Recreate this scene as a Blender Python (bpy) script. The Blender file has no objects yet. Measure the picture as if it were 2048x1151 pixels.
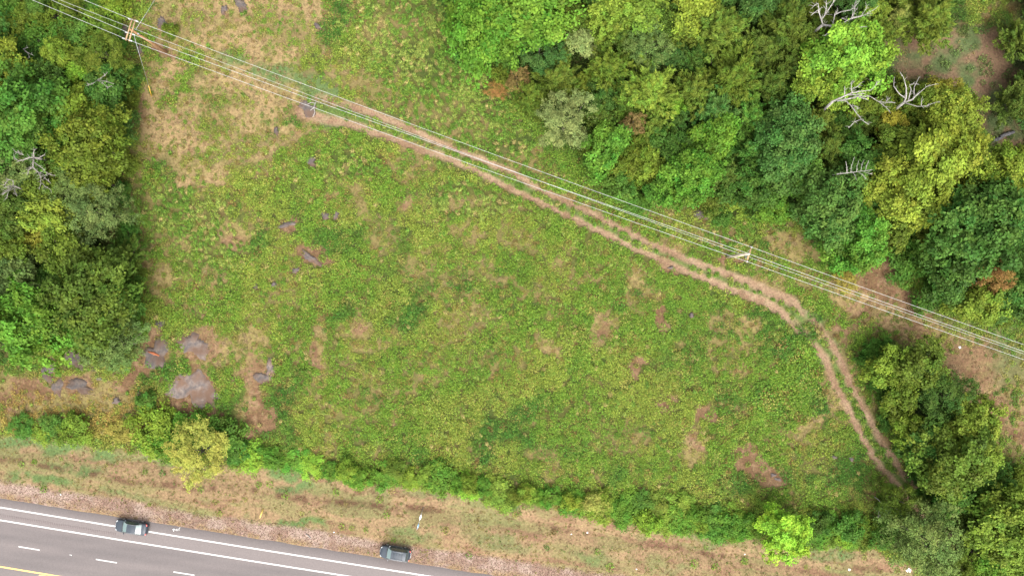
import bpy, math, random
import numpy as np
from mathutils import Vector, Euler

# ------------------------------------------------------------------ camera, sky, sun, exposure
S = 0.075                     # metres per photo pixel on the ground
CAMH = 110.0                  # drone height
scene = bpy.context.scene
COL = scene.collection
cam_d = bpy.data.cameras.new('camera')
cam = bpy.data.objects.new('camera', cam_d)
COL.objects.link(cam)
cam.location = (0, 0, CAMH)
cam.rotation_euler = (0, 0, 0)
cam_d.sensor_width = 36.0
cam_d.sensor_fit = 'HORIZONTAL'
cam_d.lens = 36.0 * CAMH / (2048 * S)
cam_d.clip_end = 6000
scene.camera = cam

SUN_EL, SUN_AZ = math.radians(56), math.radians(168)      # azimuth clockwise from up in the photo
world = bpy.data.worlds.new('World')
scene.world = world
world.use_nodes = True
wn, wl = world.node_tree.nodes, world.node_tree.links
bg = wn['Background']
sky = wn.new('ShaderNodeTexSky')
sky.sky_type = 'NISHITA'
sky.sun_disc = False
sky.sun_elevation = SUN_EL
sky.sun_rotation = SUN_AZ
sky.air_density = 1.0
sky.dust_density = 6.0
sky.ozone_density = 1.0
whs = wn.new('ShaderNodeHueSaturation')                   # thin even overcast: sky light nearly neutral
whs.inputs['Saturation'].default_value = 0.22
wl.new(sky.outputs[0], whs.inputs['Color'])
wl.new(whs.outputs[0], bg.inputs['Color'])
bg.inputs['Strength'].default_value = 0.15
sun_d = bpy.data.lights.new('sun', 'SUN')
sun_d.energy = 0.65
sun_d.angle = math.radians(55)
sun_d.color = (1.0, 0.95, 0.86)
sun = bpy.data.objects.new('sun', sun_d)
COL.objects.link(sun)
to_sun = Vector((math.sin(SUN_AZ) * math.cos(SUN_EL), math.cos(SUN_AZ) * math.cos(SUN_EL), math.sin(SUN_EL)))
sun.rotation_euler = to_sun.to_track_quat('Z', 'Y').to_euler()
sun.location = (0, -40, 90)

scene.view_settings.view_transform = 'Standard'
scene.view_settings.look = 'None'
scene.view_settings.exposure = 1.84
scene.view_settings.gamma = 1.0
scene.view_settings.use_curve_mapping = False
scene.render.engine = 'CYCLES'
scene.cycles.max_bounces = 5
scene.cycles.diffuse_bounces = 3
scene.cycles.transmission_bounces = 3

# ------------------------------------------------------------------ helpers
RNG = np.random.default_rng(7)
random.seed(7)


def W(px, py, z=0.0):
    """photo map position of a point at height z -> world"""
    s = S * (CAMH - z) / CAMH
    return Vector(((px - 1024) * s, (575.5 - py) * s, z))


def lin(r, g, b):
    f = lambda c: (c / 255 / 12.92) if c / 255 <= 0.04045 else ((c / 255 + 0.055) / 1.055) ** 2.4
    return np.array([f(r), f(g), f(b)])


GAIN = 2.75


def alb(r, g, b, k=1.0):
    """surface albedo whose flat, open-sky picture value is about r,g,b"""
    return lin(r, g, b) / GAIN * k


def set_props(o, label=None, cat=None, group=None, kind=None):
    if label: o['label'] = label
    if cat: o['category'] = cat
    if group: o['group'] = group
    if kind: o['kind'] = kind
    return o


def mesh_arrays(name, verts, quads, mat=None, smooth=False, fattr=None, tris=None):
    me = bpy.data.meshes.new(name)
    verts = np.asarray(verts, dtype=np.float32)
    quads = np.asarray(quads, dtype=np.int32).reshape(-1, 4)
    nt = 0 if tris is None else len(tris)
    me.vertices.add(len(verts))
    me.vertices.foreach_set('co', verts.ravel())
    idx = quads.ravel()
    starts = np.arange(len(quads)) * 4
    tot = np.full(len(quads), 4)
    if nt:
        t = np.asarray(tris, dtype=np.int32).reshape(-1, 3)
        starts = np.concatenate([starts, len(idx) + np.arange(nt) * 3])
        tot = np.concatenate([tot, np.full(nt, 3)])
        idx = np.concatenate([idx, t.ravel()])
    me.loops.add(len(idx))
    me.loops.foreach_set('vertex_index', idx.astype(np.int32))
    me.polygons.add(len(starts))
    me.polygons.foreach_set('loop_start', starts.astype(np.int32))
    me.polygons.foreach_set('loop_total', tot.astype(np.int32))
    if smooth:
        me.polygons.foreach_set('use_smooth', np.ones(len(starts), dtype=bool))
    me.update(calc_edges=True)
    if fattr:
        for k, v in fattr.items():
            a = me.attributes.new(k, 'FLOAT', 'FACE')
            a.data.foreach_set('value', np.asarray(v, dtype=np.float32))
    if mat: me.materials.append(mat)
    return me


def link(name, data, parent=None, loc=None, rot=None):
    o = bpy.data.objects.new(name, data)
    COL.objects.link(o)
    if parent is not None: o.parent = parent
    if loc is not None: o.location = loc
    if rot is not None: o.rotation_euler = rot
    return o


class MB:
    """collects shapes into one mesh"""
    def __init__(self):
        self.v, self.q, self.t = [], [], []
        self.n = 0

    def add(self, v, q=(), t=()):
        v = [tuple(p) for p in v]
        self.v += v
        self.q += [tuple(i + self.n for i in f) for f in q]
        self.t += [tuple(i + self.n for i in f) for f in t]
        self.n += len(v)

    def tube(self, pts, radii, sides=6, caps=True):
        pts = [Vector(p) for p in pts]
        if not hasattr(radii, '__len__'): radii = [radii] * len(pts)
        vs = []
        d0 = (pts[1] - pts[0]).normalized()
        u = d0.orthogonal().normalized()
        for i, p in enumerate(pts):
            if i == 0: d = pts[1] - pts[0]
            elif i == len(pts) - 1: d = pts[-1] - pts[-2]
            else: d = pts[i + 1] - pts[i - 1]
            d.normalize()
            u = (u - d * u.dot(d)).normalized()
            w = d.cross(u)
            for k in range(sides):
                a = 2 * math.pi * k / sides
                vs.append(p + (u * math.cos(a) + w * math.sin(a)) * radii[i])
        q = []
        for i in range(len(pts) - 1):
            for k in range(sides):
                k2 = (k + 1) % sides
                q.append((i * sides + k, i * sides + k2, (i + 1) * sides + k2, (i + 1) * sides + k))
        t = []
        if caps:
            n = len(vs)
            vs += [pts[0], pts[-1]]
            b = (len(pts) - 1) * sides
            for k in range(sides):
                k2 = (k + 1) % sides
                t.append((n, k2, k))
                t.append((n + 1, b + k, b + k2))
        self.add(vs, q, t)

    def box(self, c, size, rot=None, bev=0.0):
        c = Vector(c)
        h = Vector(size) * 0.5
        vs = []
        for z in (-1, 1):
            for y in (-1, 1):
                for x in (-1, 1):
                    p = Vector((x * h.x, y * h.y, z * h.z))
                    if rot is not None: p.rotate(rot)
                    vs.append(c + p)
        self.add(vs, [(0, 2, 3, 1), (4, 5, 7, 6), (0, 1, 5, 4), (2, 6, 7, 3), (0, 4, 6, 2), (1, 3, 7, 5)])

    def build(self, name, mat, parent=None, smooth=False, loc=None, rot=None):
        me = mesh_arrays(name, self.v, self.q, mat, smooth, tris=self.t)
        return link(name, me, parent, loc, rot)


# ---- value noise in metres
_TAB = np.random.default_rng(99).random((256, 256)).astype(np.float32)


def vnoise(x, y, scale, seed=0):
    x = np.asarray(x) / scale + seed * 17.31
    y = np.asarray(y) / scale + seed * 43.77
    xi, yi = np.floor(x).astype(int), np.floor(y).astype(int)
    fx, fy = x - xi, y - yi
    fx, fy = fx * fx * (3 - 2 * fx), fy * fy * (3 - 2 * fy)
    g = lambda a, b: _TAB[a & 255, b & 255]
    return (g(xi, yi) * (1 - fx) + g(xi + 1, yi) * fx) * (1 - fy) + (g(xi, yi + 1) * (1 - fx) + g(xi + 1, yi + 1) * fx) * fy


def fbm(x, y, scale, seed=0, oct=4, rough=0.55):
    v, a, tot = 0, 1.0, 0
    for i in range(oct):
        v = v + a * vnoise(x, y, scale / 2 ** i, seed + i * 3)
        tot += a
        a *= rough
    return v / tot


def sstep(a, b, x):
    t = np.clip((x - a) / (b - a), 0, 1)
    return t * t * (3 - 2 * t)


def line_dist(U, V, pts):
    d = np.full(np.shape(U), 1e9)
    for (x0, y0), (x1, y1) in zip(pts[:-1], pts[1:]):
        dx, dy = x1 - x0, y1 - y0
        t = np.clip(((U - x0) * dx + (V - y0) * dy) / (dx * dx + dy * dy), 0, 1)
        d = np.minimum(d, np.hypot(U - x0 - t * dx, V - y0 - t * dy))
    return d


def poly_sd(U, V, pts):
    """signed distance, negative inside"""
    d = line_dist(U, V, list(pts) + [pts[0]])
    ins = np.zeros(np.shape(U), bool)
    j = len(pts) - 1
    for i in range(len(pts)):
        xi, yi = pts[i]
        xj, yj = pts[j]
        c = ((yi > V) != (yj > V)) & (U < (xj - xi) * (V - yi) / ((yj - yi) if yj != yi else 1e-9) + xi)
        ins ^= c
        j = i
    return np.where(ins, -d, d)


def blobs(U, V, lst):
    m = np.zeros(np.shape(U))
    for b in lst:
        cx, cy, rx, ry = b[:4]
        a = math.radians(b[4]) if len(b) > 4 else 0
        s = b[5] if len(b) > 5 else 1.0
        du, dv = U - cx, V - cy
        p = (du * math.cos(a) + dv * math.sin(a)) / rx
        q = (-du * math.sin(a) + dv * math.cos(a)) / ry
        m = np.maximum(m, s * sstep(1.45, 0.55, np.hypot(p, q)))
    return m


# ------------------------------------------------------------------ the map, in photo pixels
W1 = [(-900, 861.5), (0, 1013), (228, 1050.5), (512, 1096), (861, 1151), (1600, 1266), (2900, 1468)]
EDGE = [(-900, 852), (0, 996), (512, 1076), (761, 1115), (978, 1149), (1600, 1246), (2900, 1449)]
GRAVEL_TOP = [(-900, 815), (0, 960), (100, 980), (200, 993), (300, 1008), (400, 1029), (512, 1042), (645, 1062), (761, 1084), (845, 1097), (1024, 1119), (1124, 1136), (1224, 1149), (1700, 1222), (2900, 1410)]
VERGE_TOP = [(-900, 760), (0, 868), (100, 882), (200, 893), (290, 908), (350, 925), (480, 932), (520, 932), (620, 948), (720, 968), (850, 966), (900, 978), (1040, 1004), (1200, 1034), (1300, 1054), (1400, 1066), (1500, 1082), (1700, 1094), (1760, 1098), (1850, 1150), (2300, 1210), (2900, 1300)]


def interp(pts, x):
    return np.interp(x, [p[0] for p in pts], [p[1] for p in pts])


RUT_A = [(640, 196), (699, 212), (779, 240), (829, 263), (879, 287), (945, 313), (1024, 345), (1091, 384), (1167, 417), (1224, 449), (1324, 499), (1424, 537), (1491, 561), (1536, 583), (1586, 604), (1609, 627), (1646, 664), (1669, 697), (1690, 735), (1702, 768), (1732, 825), (1769, 891), (1802, 941), (1842, 994), (1890, 1060), (1960, 1160), (2100, 1330)]
RUT_B = [(600, 225), (690, 246), (729, 260), (795, 283), (879, 310), (945, 340), (1012, 371), (1041, 387), (1124, 424), (1224, 474), (1324, 522), (1407, 557), (1491, 587), (1536, 606), (1586, 644), (1619, 677), (1653, 720), (1669, 764), (1696, 811), (1722, 871), (1749, 918), (1785, 961), (1840, 1030), (1900, 1120), (2040, 1300)]
TRACK_MID = [((a[0] + b[0]) / 2, (a[1] + b[1]) / 2) for a, b in zip(RUT_A[:24], RUT_B[:24])]

DRY_POLY = [(300, -60), (640, -60), (645, 40), (620, 90), (600, 140), (660, 190), (655, 250), (560, 300), (520, 330), (470, 345), (420, 385), (380, 385), (355, 350), (335, 320), (288, 300), (272, 250), (282, 190), (295, 140), (330, 110), (300, 60)]
DRY = [(275, 520, 26, 60), (325, 560, 26, 40), (480, 470, 32, 26), (400, 360, 60, 24), (410, 700, 60, 40), (500, 700, 40, 60), (640, 690, 18, 60), (815, 415, 20, 16), (720, 655, 24, 22), (1200, 660, 32, 42),
       (1100, 705, 22, 18), (930, 640, 60, 40, -20, 0.6), (1050, 480, 60, 30, 20, 0.55), (870, 560, 55, 40, 0, 0.5), (1280, 560, 16, 24), (1490, 655, 26, 22), (1430, 640, 22, 18, 0, 0.7), (1390, 895, 22, 42), (1625, 855, 62, 16, -28),
       (1590, 490, 55, 38), (1700, 590, 60, 40, 30), (1800, 640, 80, 40, 20), (1960, 740, 90, 75), (1990, 860, 40, 60, 0, 0.6), (1680, 800, 22, 40), (1620, 560, 60, 26, 30, 0.7), (1540, 560, 40, 20, 30, 0.8), (760, 470, 30, 40, 0, 0.5),
       (560, 600, 40, 30, 0, 0.5), (1150, 560, 30, 26, 0, 0.5), (980, 720, 60, 22, 0, 0.4), (1240, 880, 60, 30, 0, 0.45), (850, 740, 50, 40, 0, 0.45), (720, 820, 60, 40, 0, 0.45), (1600, 930, 60, 26, 0, 0.3), (330, 480, 40, 18, 0, 0.5),
       (700, 160, 50, 26, 20, 0.7), (760, 60, 60, 30, 0, 0.45), (770, 190, 40, 26, 20, 0.6), (860, 230, 60, 30, 20, 0.5), (1060, 330, 60, 18, 25, 0.6), (940, 260, 40, 20, 0, 0.4), (1310, 430, 60, 16, 20, 0.5),
       (1410, 460, 50, 16, 15, 0.4), (1180, 400, 40, 14, 30, 0.5), (40, 790, 80, 50, 0, 0.9), (160, 790, 120, 50, 0, 0.9), (60, 830, 80, 26, 0, 0.7), (250, 820, 60, 40, 0, 0.8), (500, 800, 30, 60, 0, 0.9)]
SOIL = [(1330, 632, 17, 30), (1275, 740, 13, 30), (1330, 800, 28, 22, 0, 0.7), (1420, 832, 32, 16, 20), (630, 715, 13, 36), (505, 745, 34, 40), (520, 830, 30, 50), (815, 415, 12, 10), (720, 655, 16, 14), (1210, 668, 16, 26, 0, 0.8), (1200, 640, 18, 12, 0, 0.5),
        (140, 768, 46, 20), (60, 770, 40, 26), (20, 800, 40, 22), (160, 775, 32, 20), (245, 770, 24, 16), (385, 780, 66, 52), (395, 690, 46, 36), (315, 705, 34, 40), (270, 745, 40, 16, -30), (310, 830, 30, 12), (420, 820, 22, 20), (575, 450, 28, 12), (630, 512, 34, 22, 30),
        (595, 540, 14, 10), (470, 480, 26, 16, 20, 0.7), (1395, 880, 16, 24, 0, 0.7), (1780, 540, 40, 22, 30, 0.8), (1740, 575, 40, 22, 20), (1820, 600, 60, 18, 25, 0.7), (1960, 730, 90, 50, 0, 0.85), (1700, 620, 22, 40, 0, 0.6), (1850, 680, 70, 18, 20, 0.6),
        (1340, 545, 22, 10, 25, 0.8), (1210, 475, 16, 6, 25), (320, 105, 36, 12, 32), (350, 230, 40, 20, 0, 0.4), (600, 230, 34, 16, -10), (290, 210, 14, 30, 0, 0.8), (405, 215, 20, 14, 0, 0.4), (700, 575, 12, 10, 0, 0.6), (1480, 520, 12, 8), (1452, 512, 16, 13), (1690, 660, 40, 30, 40, 0.6), (560, 22, 30, 14, 0, 0.5), (450, 30, 40, 14, 0, 0.4), (520, 130, 40, 18, 30, 0.4)]
STRIP_R = [(1690, 540), (1760, 528), (1850, 600), (1905, 640), (2060, 690), (2300, 760), (2300, 930), (2060, 900), (1985, 860), (1930, 775), (1880, 700), (1780, 690), (1715, 640)]
SOIL_POLY = [(1472, 890), (1508, 884), (1526, 905), (1534, 930), (1578, 955), (1568, 976), (1535, 978), (1500, 960), (1465, 928)]
DARKSOIL = [[(0, 919), (60, 925), (160, 944), (230, 955)], [(230, 955), (290, 966), (420, 975), (510, 980)], [(560, 990), (640, 1002), (740, 1008), (830, 1017)], [(800, 1010), (840, 1018), (890, 1020)], [(1110, 1056), (1180, 1070)], [(1300, 1085), (1370, 1097), (1440, 1112)], [(640, 975), (700, 983), (800, 990)], [(1680, 1132), (1760, 1140)], [(610, 1065), (650, 1072)]]
GREENPATCH = [(385, 120, 34, 26, 30), (365, 165, 22, 20), (340, 195, 16, 14), (440, 205, 30, 22, 0, 0.6), (430, 260, 40, 26, 0, 0.6), (560, 60, 50, 30, 0, 0.5), (580, 240, 30, 14, 0, 0.6), (500, 290, 50, 20, -20, 0.6), (420, 320, 40, 14, 0, 0.6), (480, 200, 30, 14, 0, 0.4), (520, 30, 26, 14, 0, 0.5), (380, 40, 26, 20, 0, 0.5), (470, 110, 30, 14, 0, 0.5), (355, 750, 22, 26), (350, 670, 14, 40), (330, 760, 40, 18, -30), (300, 760, 30, 14), (450, 650, 30, 20), (460, 800, 20, 40), (190, 840, 40, 14)]
SHORT = [(640, 180, 60, 22, 22), (560, 150, 60, 22, 22), (680, 235, 50, 18, 20), (480, 130, 40, 16, 20), (1610, 640, 46, 22, 42), (1650, 700, 26, 30, 40), (1600, 640, 40, 20, 40), (570, 945, 46, 14, 5), (590, 975, 40, 8), (1010, 1000, 40, 8, 8), (1640, 1105, 70, 14, 5), (150, 900, 90, 12, 8), (140, 935, 60, 10, 8), (60, 885, 70, 14, 8), (80, 960, 80, 10, 8), (330, 925, 60, 16, 8, 0.7), (260, 990, 60, 10, 8, 0.6), (600, 1045, 50, 7, 8), (515, 1032, 22, 8), (830, 1065, 50, 10, 8, 0.6), (1000, 1085, 70, 14, 8, 0.6), (1180, 1110, 50, 10, 8, 0.6), (1320, 1130, 60, 10, 8, 0.5), (1400, 1080, 60, 8, 8, 0.6), (870, 990, 60, 8, 8, 0.5), (2020, 700, 40, 60, 0, 0.6), (1900, 640, 60, 16, 20, 0.6)]
GRASS_ZONES = [(800, 60, 110, 90), (900, 190, 140, 110, 30), (1000, 280, 80, 40, 25), (330, 420, 110, 60), (420, 470, 90, 60), (700, 330, 70, 30), (940, 400, 90, 26, 10), (1450, 470, 60, 24, 10), (1290, 400, 60, 14, 20)]
WOOD_L = [(-400, -200), (150, -200), (225, 95), (252, 150), (262, 210), (236, 262), (246, 325), (226, 390), (208, 440), (236, 500), (256, 535), (282, 610), (272, 650), (290, 700), (215, 728), (190, 685), (120, 680), (60, 705), (-60, 715), (-400, 700)]
WOOD_R = [(905, -260), (912, 90), (955, 135), (1045, 170), (1075, 240), (1100, 290), (1175, 310), (1200, 375), (1300, 415), (1400, 415), (1500, 430), (1590, 395), (1640, 430), (1660, 500), (1720, 525), (1780, 505), (1850, 560), (1875, 615), (1980, 628), (2350, 650), (2350, 300), (2030, 300), (1955, 300), (1935, 200), (1850, 165), (1775, 135), (1765, 75), (1925, 60), (1935, -260)]
WOOD_B = [(1735, 695), (1790, 700), (1870, 705), (1900, 780), (1965, 850), (1975, 920), (1945, 965), (2048, 985), (2350, 1000), (2350, 1400), (1960, 1250), (1900, 1145), (1765, 1090), (1765, 1020), (1855, 1015), (1815, 895), (1765, 790)]
WOOD_E = [(2035, -200), (2350, -200), (2350, 280), (2060, 270), (2020, 235), (2015, 150), (2035, 60)]
CLEAR_R = [(1755, 60), (1930, 55), (2010, 40), (2060, 120), (2060, 300), (1960, 310), (1930, 180), (1780, 150)]


def fields(x, y):
    """what grows or lies at each ground point (x, y in metres)"""
    U0, V0 = x / S + 1024, 575.5 - y / S
    wu = (fbm(x, y, 3.0, 11, 4) - 0.5) * 46
    wv = (fbm(x, y, 3.0, 23, 4) - 0.5) * 46
    U, V = U0 + wu, V0 + wv
    Us, Vs = U0 + wu * 0.35, V0 + wv * 0.35
    f = {}
    n1 = fbm(x, y, 9.0, 31, 4)
    n2 = fbm(x, y, 2.4, 37, 4)
    n3 = fbm(x, y, 0.9, 41, 3)
    f['n1'], f['n2'], f['n3'] = n1, n2, n3
    dry = np.maximum(sstep(26, -26, poly_sd(U, V, DRY_POLY)), blobs(U, V, DRY))
    dry = np.maximum(dry, sstep(0.49, 0.70, n1 * 0.45 + n2 * 0.55) * 0.7)
    strip = sstep(18, -18, poly_sd(U, V, STRIP_R)) * (0.55 + 0.45 * sstep(0.36, 0.55, n1 * 0.5 + n2 * 0.5))
    dry = np.maximum(dry, strip)
    dry = dry * (1 - 0.85 * blobs(U, V, GREENPATCH))
    vt = interp(VERGE_TOP, U0)
    gt = interp(GRAVEL_TOP, U0)
    ed = interp(EDGE, U0)
    verge = sstep(-9, 9, Vs - vt)
    gravel = sstep(-6, 6, Vs - gt)
    f['verge'], f['gravel'] = verge, gravel
    f['roadd'] = V0 - ed
    soil = np.maximum(0.88 * blobs(U, V, SOIL), sstep(6, -6, poly_sd(Us, Vs, SOIL_POLY)))
    soil = np.maximum(soil, strip * 0.75 * sstep(0.38, 0.56, n2 + 0.04))
    soil = soil * (1 - 0.8 * blobs(U, V, GREENPATCH))
    dk = np.zeros(np.shape(x))
    for l in DARKSOIL: dk = np.maximum(dk, sstep(11, 2, line_dist(Us, Vs, l)))
    f['dark'] = dk * sstep(0.40, 0.6, 0.5 * n2 + 0.5 * n3 + 0.03)
    Ur, Vr = U0 + wu * 0.18, V0 + wv * 0.18
    dA, dB = line_dist(Ur, Vr, RUT_A), line_dist(Ur, Vr, RUT_B)
    wid = np.interp(U0, [600, 760, 1000, 1300, 1500, 1560, 1640, 1700, 1840], [9, 8, 6, 6.5, 8, 10, 8, 7, 6.5])
    rut = np.maximum(sstep(wid + 5, wid - 4, dA), sstep(wid + 5, wid - 4, dB))
    fade = np.clip(blobs(U0, V0, [(1618, 652, 40, 26, 45, 0.85), (640, 190, 70, 40, 20, 0.6)]), 0, 1)
    rut = rut * (1 - fade * sstep(0.40, 0.60, n3) * 0.75)
    f['rut'] = rut
    mid = sstep(14, 6, line_dist(U0, V0, TRACK_MID))
    rutw = np.maximum(sstep(wid + 8, wid - 1, dA), sstep(wid + 8, wid - 1, dB)) * (1 - 0.5 * fade)
    f['mid'] = mid
    wood = np.zeros(np.shape(x))
    for P in (WOOD_L, WOOD_R, WOOD_B, WOOD_E): wood = np.maximum(wood, sstep(16, -16, poly_sd(U, V, P)))
    f['wood'] = wood
    clear = sstep(20, -20, poly_sd(U, V, CLEAR_R))
    f['clear'] = clear
    short = blobs(U, V, SHORT)
    f['short'] = short
    f['grass'] = blobs(U, V, GRASS_ZONES)
    f['dry'] = np.clip(dry, 0, 1)
    f['soil'] = np.clip(soil, 0, 1)
    veg = (1 - 0.8 * f['dry']) * (1 - 0.92 * sstep(0.25, 0.7, soil + (n3 - 0.5) * 0.9)) * (1 - rutw) * (1 - verge * 0.995) * (1 - gravel) * (1 - 0.75 * short) * (1 - mid * 0.5) * (1 - 0.97 * clear)
    brush = blobs(U, V, [(70, 826, 130, 36), (220, 830, 90, 34), (40, 790, 40, 20, 0, 0.5)])
    veg = np.maximum(veg, brush * 0.7 * (1 - verge) * sstep(0.35, 0.55, n2 + 0.08))
    f['veg'] = np.clip(veg, 0, 1)
    return f


def mixc(c, d, m):
    return c * (1 - m[..., None]) + np.asarray(d) * m[..., None]


def ground_colour(x, y, f):
    n1, n2, n3 = f['n1'], f['n2'], f['n3']
    c = np.zeros(x.shape + (3,)) + alb(110, 112, 58)
    c = mixc(c, alb(88, 104, 48), sstep(0.42, 0.66, fbm(x, y, 5, 51, 3)))
    c = mixc(c, alb(146, 130, 84), sstep(0.55, 0.72, n2) * 0.8)
    c = mixc(c, alb(120, 96, 66), sstep(0.6, 0.78, fbm(x, y, 1.6, 57, 3)) * 0.6)
    straw = alb(184, 158, 112)
    straw2 = alb(166, 150, 98)
    sc = mixc(np.zeros_like(c) + straw, straw2, sstep(0.45, 0.62, n2))
    sc = mixc(sc, alb(156, 126, 88), sstep(0.58, 0.74, n3 * 0.5 + n2 * 0.5))
    U0, V0 = x / S + 1024, 575.5 - y / S
    infield = sstep(20, 90, poly_sd(U0, V0, DRY_POLY)) * sstep(-10, 30, interp(VERGE_TOP, U0) - V0) * sstep(1720, 1640, U0)
    sc = mixc(sc, alb(158, 144, 88), infield * 0.65)
    c = c * (1 - f['dry'][..., None]) + sc * f['dry'][..., None]
    soilc = mixc(np.zeros_like(c) + alb(154, 122, 92), alb(134, 102, 76), sstep(0.4, 0.65, n2))
    soilc = mixc(soilc, alb(172, 140, 110), sstep(0.6, 0.75, n3) * 0.7)
    m = sstep(0.2, 0.75, f['soil'] + (n3 - 0.5) * 1.1) * 0.92
    c = c * (1 - m[..., None]) + soilc * m[..., None]
    # mown verge
    ca, sa = math.cos(0.161), math.sin(0.161)
    xr, yr = (x * ca - y * sa) * 0.22, (x * sa + y * ca)
    vc = mixc(np.zeros_like(c) + alb(180, 151, 114), alb(164, 150, 104), sstep(0.44, 0.60, fbm(xr, yr, 1.6, 61, 4)))
    vc = mixc(vc, alb(160, 124, 98), sstep(0.55, 0.7, fbm(xr, yr, 0.9, 67, 4)) * 0.8)
    vc = mixc(vc, alb(140, 146, 92), sstep(0.56, 0.70, fbm(xr * 2, yr, 2.2, 71, 4)) * 0.6)
    c = c * (1 - f['verge'][..., None]) + vc * f['verge'][..., None]
    c = mixc(c, alb(118, 140, 84), f['short'] * sstep(0.3, 0.55, n2 + 0.1))
    c = mixc(c, alb(118, 86, 68), f['dark'] * 0.85)
    # woodland floor and clearing
    wf = mixc(np.zeros_like(c) + alb(112, 102, 66), alb(80, 98, 50), sstep(0.4, 0.6, n2))
    c = c * (1 - f['wood'][..., None]) + wf * f['wood'][..., None]
    cf = mixc(np.zeros_like(c) + alb(150, 122, 96), alb(106, 122, 76), sstep(0.50, 0.70, fbm(x, y, 4, 77, 4)))
    c = c * (1 - f['clear'][..., None]) + cf * f['clear'][..., None]
    # track
    c = mixc(c, alb(112, 134, 68), f['mid'] * 0.95)
    rc = mixc(np.zeros_like(c) + alb(184, 154, 124), alb(162, 130, 102), sstep(0.42, 0.68, n2) * 0.8)
    rc = mixc(rc, alb(198, 172, 140), sstep(0.6, 0.75, n3) * 0.5)
    c = c * (1 - f['rut'][..., None]) + rc * f['rut'][..., None]
    # gravel
    gc = mixc(np.zeros_like(c) + alb(196, 170, 154), alb(172, 142, 124), sstep(0.45, 0.6, n2))
    gc = mixc(gc, alb(176, 148, 112), sstep(-20, -5, f['roadd']) * sstep(0.35, 0.6, n3))
    c = c * (1 - f['gravel'][..., None]) + gc * f['gravel'][..., None]
    c = c * (0.9 + 0.2 * n3[..., None])
    far = sstep(0, 12, np.maximum(np.abs(x) - 86, np.abs(y) - 52))
    c = mixc(c, alb(122, 136, 66), far)
    return np.clip(c, 0.005, 0.8)


def height(x, y):
    x, y = np.asarray(x, float), np.asarray(y, float)
    U0, V0 = x / S + 1024, 575.5 - y / S
    d = (V0 - interp(EDGE, U0)) * S                       # >0 inside the road
    h = (fbm(x, y, 22.0, 81, 3) - 0.5) * 0.7 + (fbm(x, y, 3.0, 83, 3) - 0.5) * 0.12
    near = sstep(-7.0, -1.5, d)
    h = h * (1 - near) + 0.05 * near
    h = h - 0.35 * np.exp(-((d + 8.5) / 1.6) ** 2)       # ditch
    h = np.where(d > 0.25, -0.06, h)
    rd = np.minimum(line_dist(U0, V0, RUT_A), line_dist(U0, V0, RUT_B)) * S
    return h - 0.09 * np.exp(-(rd / 0.5) ** 2)


def hz(x, y): return float(height(np.array([x]), np.array([y]))[0])


# ------------------------------------------------------------------ materials
def new_mat(name):
    m = bpy.data.materials.new(name)
    m.use_nodes = True
    nt = m.node_tree
    return m, nt.nodes, nt.links, nt.nodes['Principled BSDF']


def plain(name, col, rough=0.6, metal=0.0, coat=0.0, spec=0.5, noise=0.0, nscale=8.0, bump=0.0):
    m, n, l, p = new_mat(name)
    p.inputs['Base Color'].default_value = (*col, 1)
    p.inputs['Roughness'].default_value = rough
    p.inputs['Metallic'].default_value = metal
    p.inputs['Coat Weight'].default_value = coat
    p.inputs['Coat Roughness'].default_value = 0.06
    p.inputs['Specular IOR Level'].default_value = spec
    if noise or bump:
        tc = n.new('ShaderNodeTexCoord')
        t = n.new('ShaderNodeTexNoise')
        t.inputs['Scale'].default_value = nscale
        t.inputs['Detail'].default_value = 6
        t.inputs['Roughness'].default_value = 0.65
        l.new(tc.outputs['Object'], t.inputs['Vector'])
        if noise:
            r = n.new('ShaderNodeMapRange')
            r.inputs['From Min'].default_value = 0.3
            r.inputs['From Max'].default_value = 0.7
            r.inputs['To Min'].default_value = 1 - noise
            r.inputs['To Max'].default_value = 1 + noise
            l.new(t.outputs['Fac'], r.inputs['Value'])
            mx = n.new('ShaderNodeMix')
            mx.data_type = 'RGBA'
            mx.blend_type = 'MULTIPLY'
            mx.inputs['Factor'].default_value = 1
            mx.inputs['A'].default_value = (*col, 1)
            l.new(r.outputs[0], mx.inputs['B'])
            l.new(mx.outputs['Result'], p.inputs['Base Color'])
        if bump:
            b = n.new('ShaderNodeBump')
            b.inputs['Strength'].default_value = bump
            b.inputs['Distance'].default_value = 0.05
            l.new(t.outputs['Fac'], b.inputs['Height'])
            l.new(b.outputs[0], p.inputs['Normal'])
    return m


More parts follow.
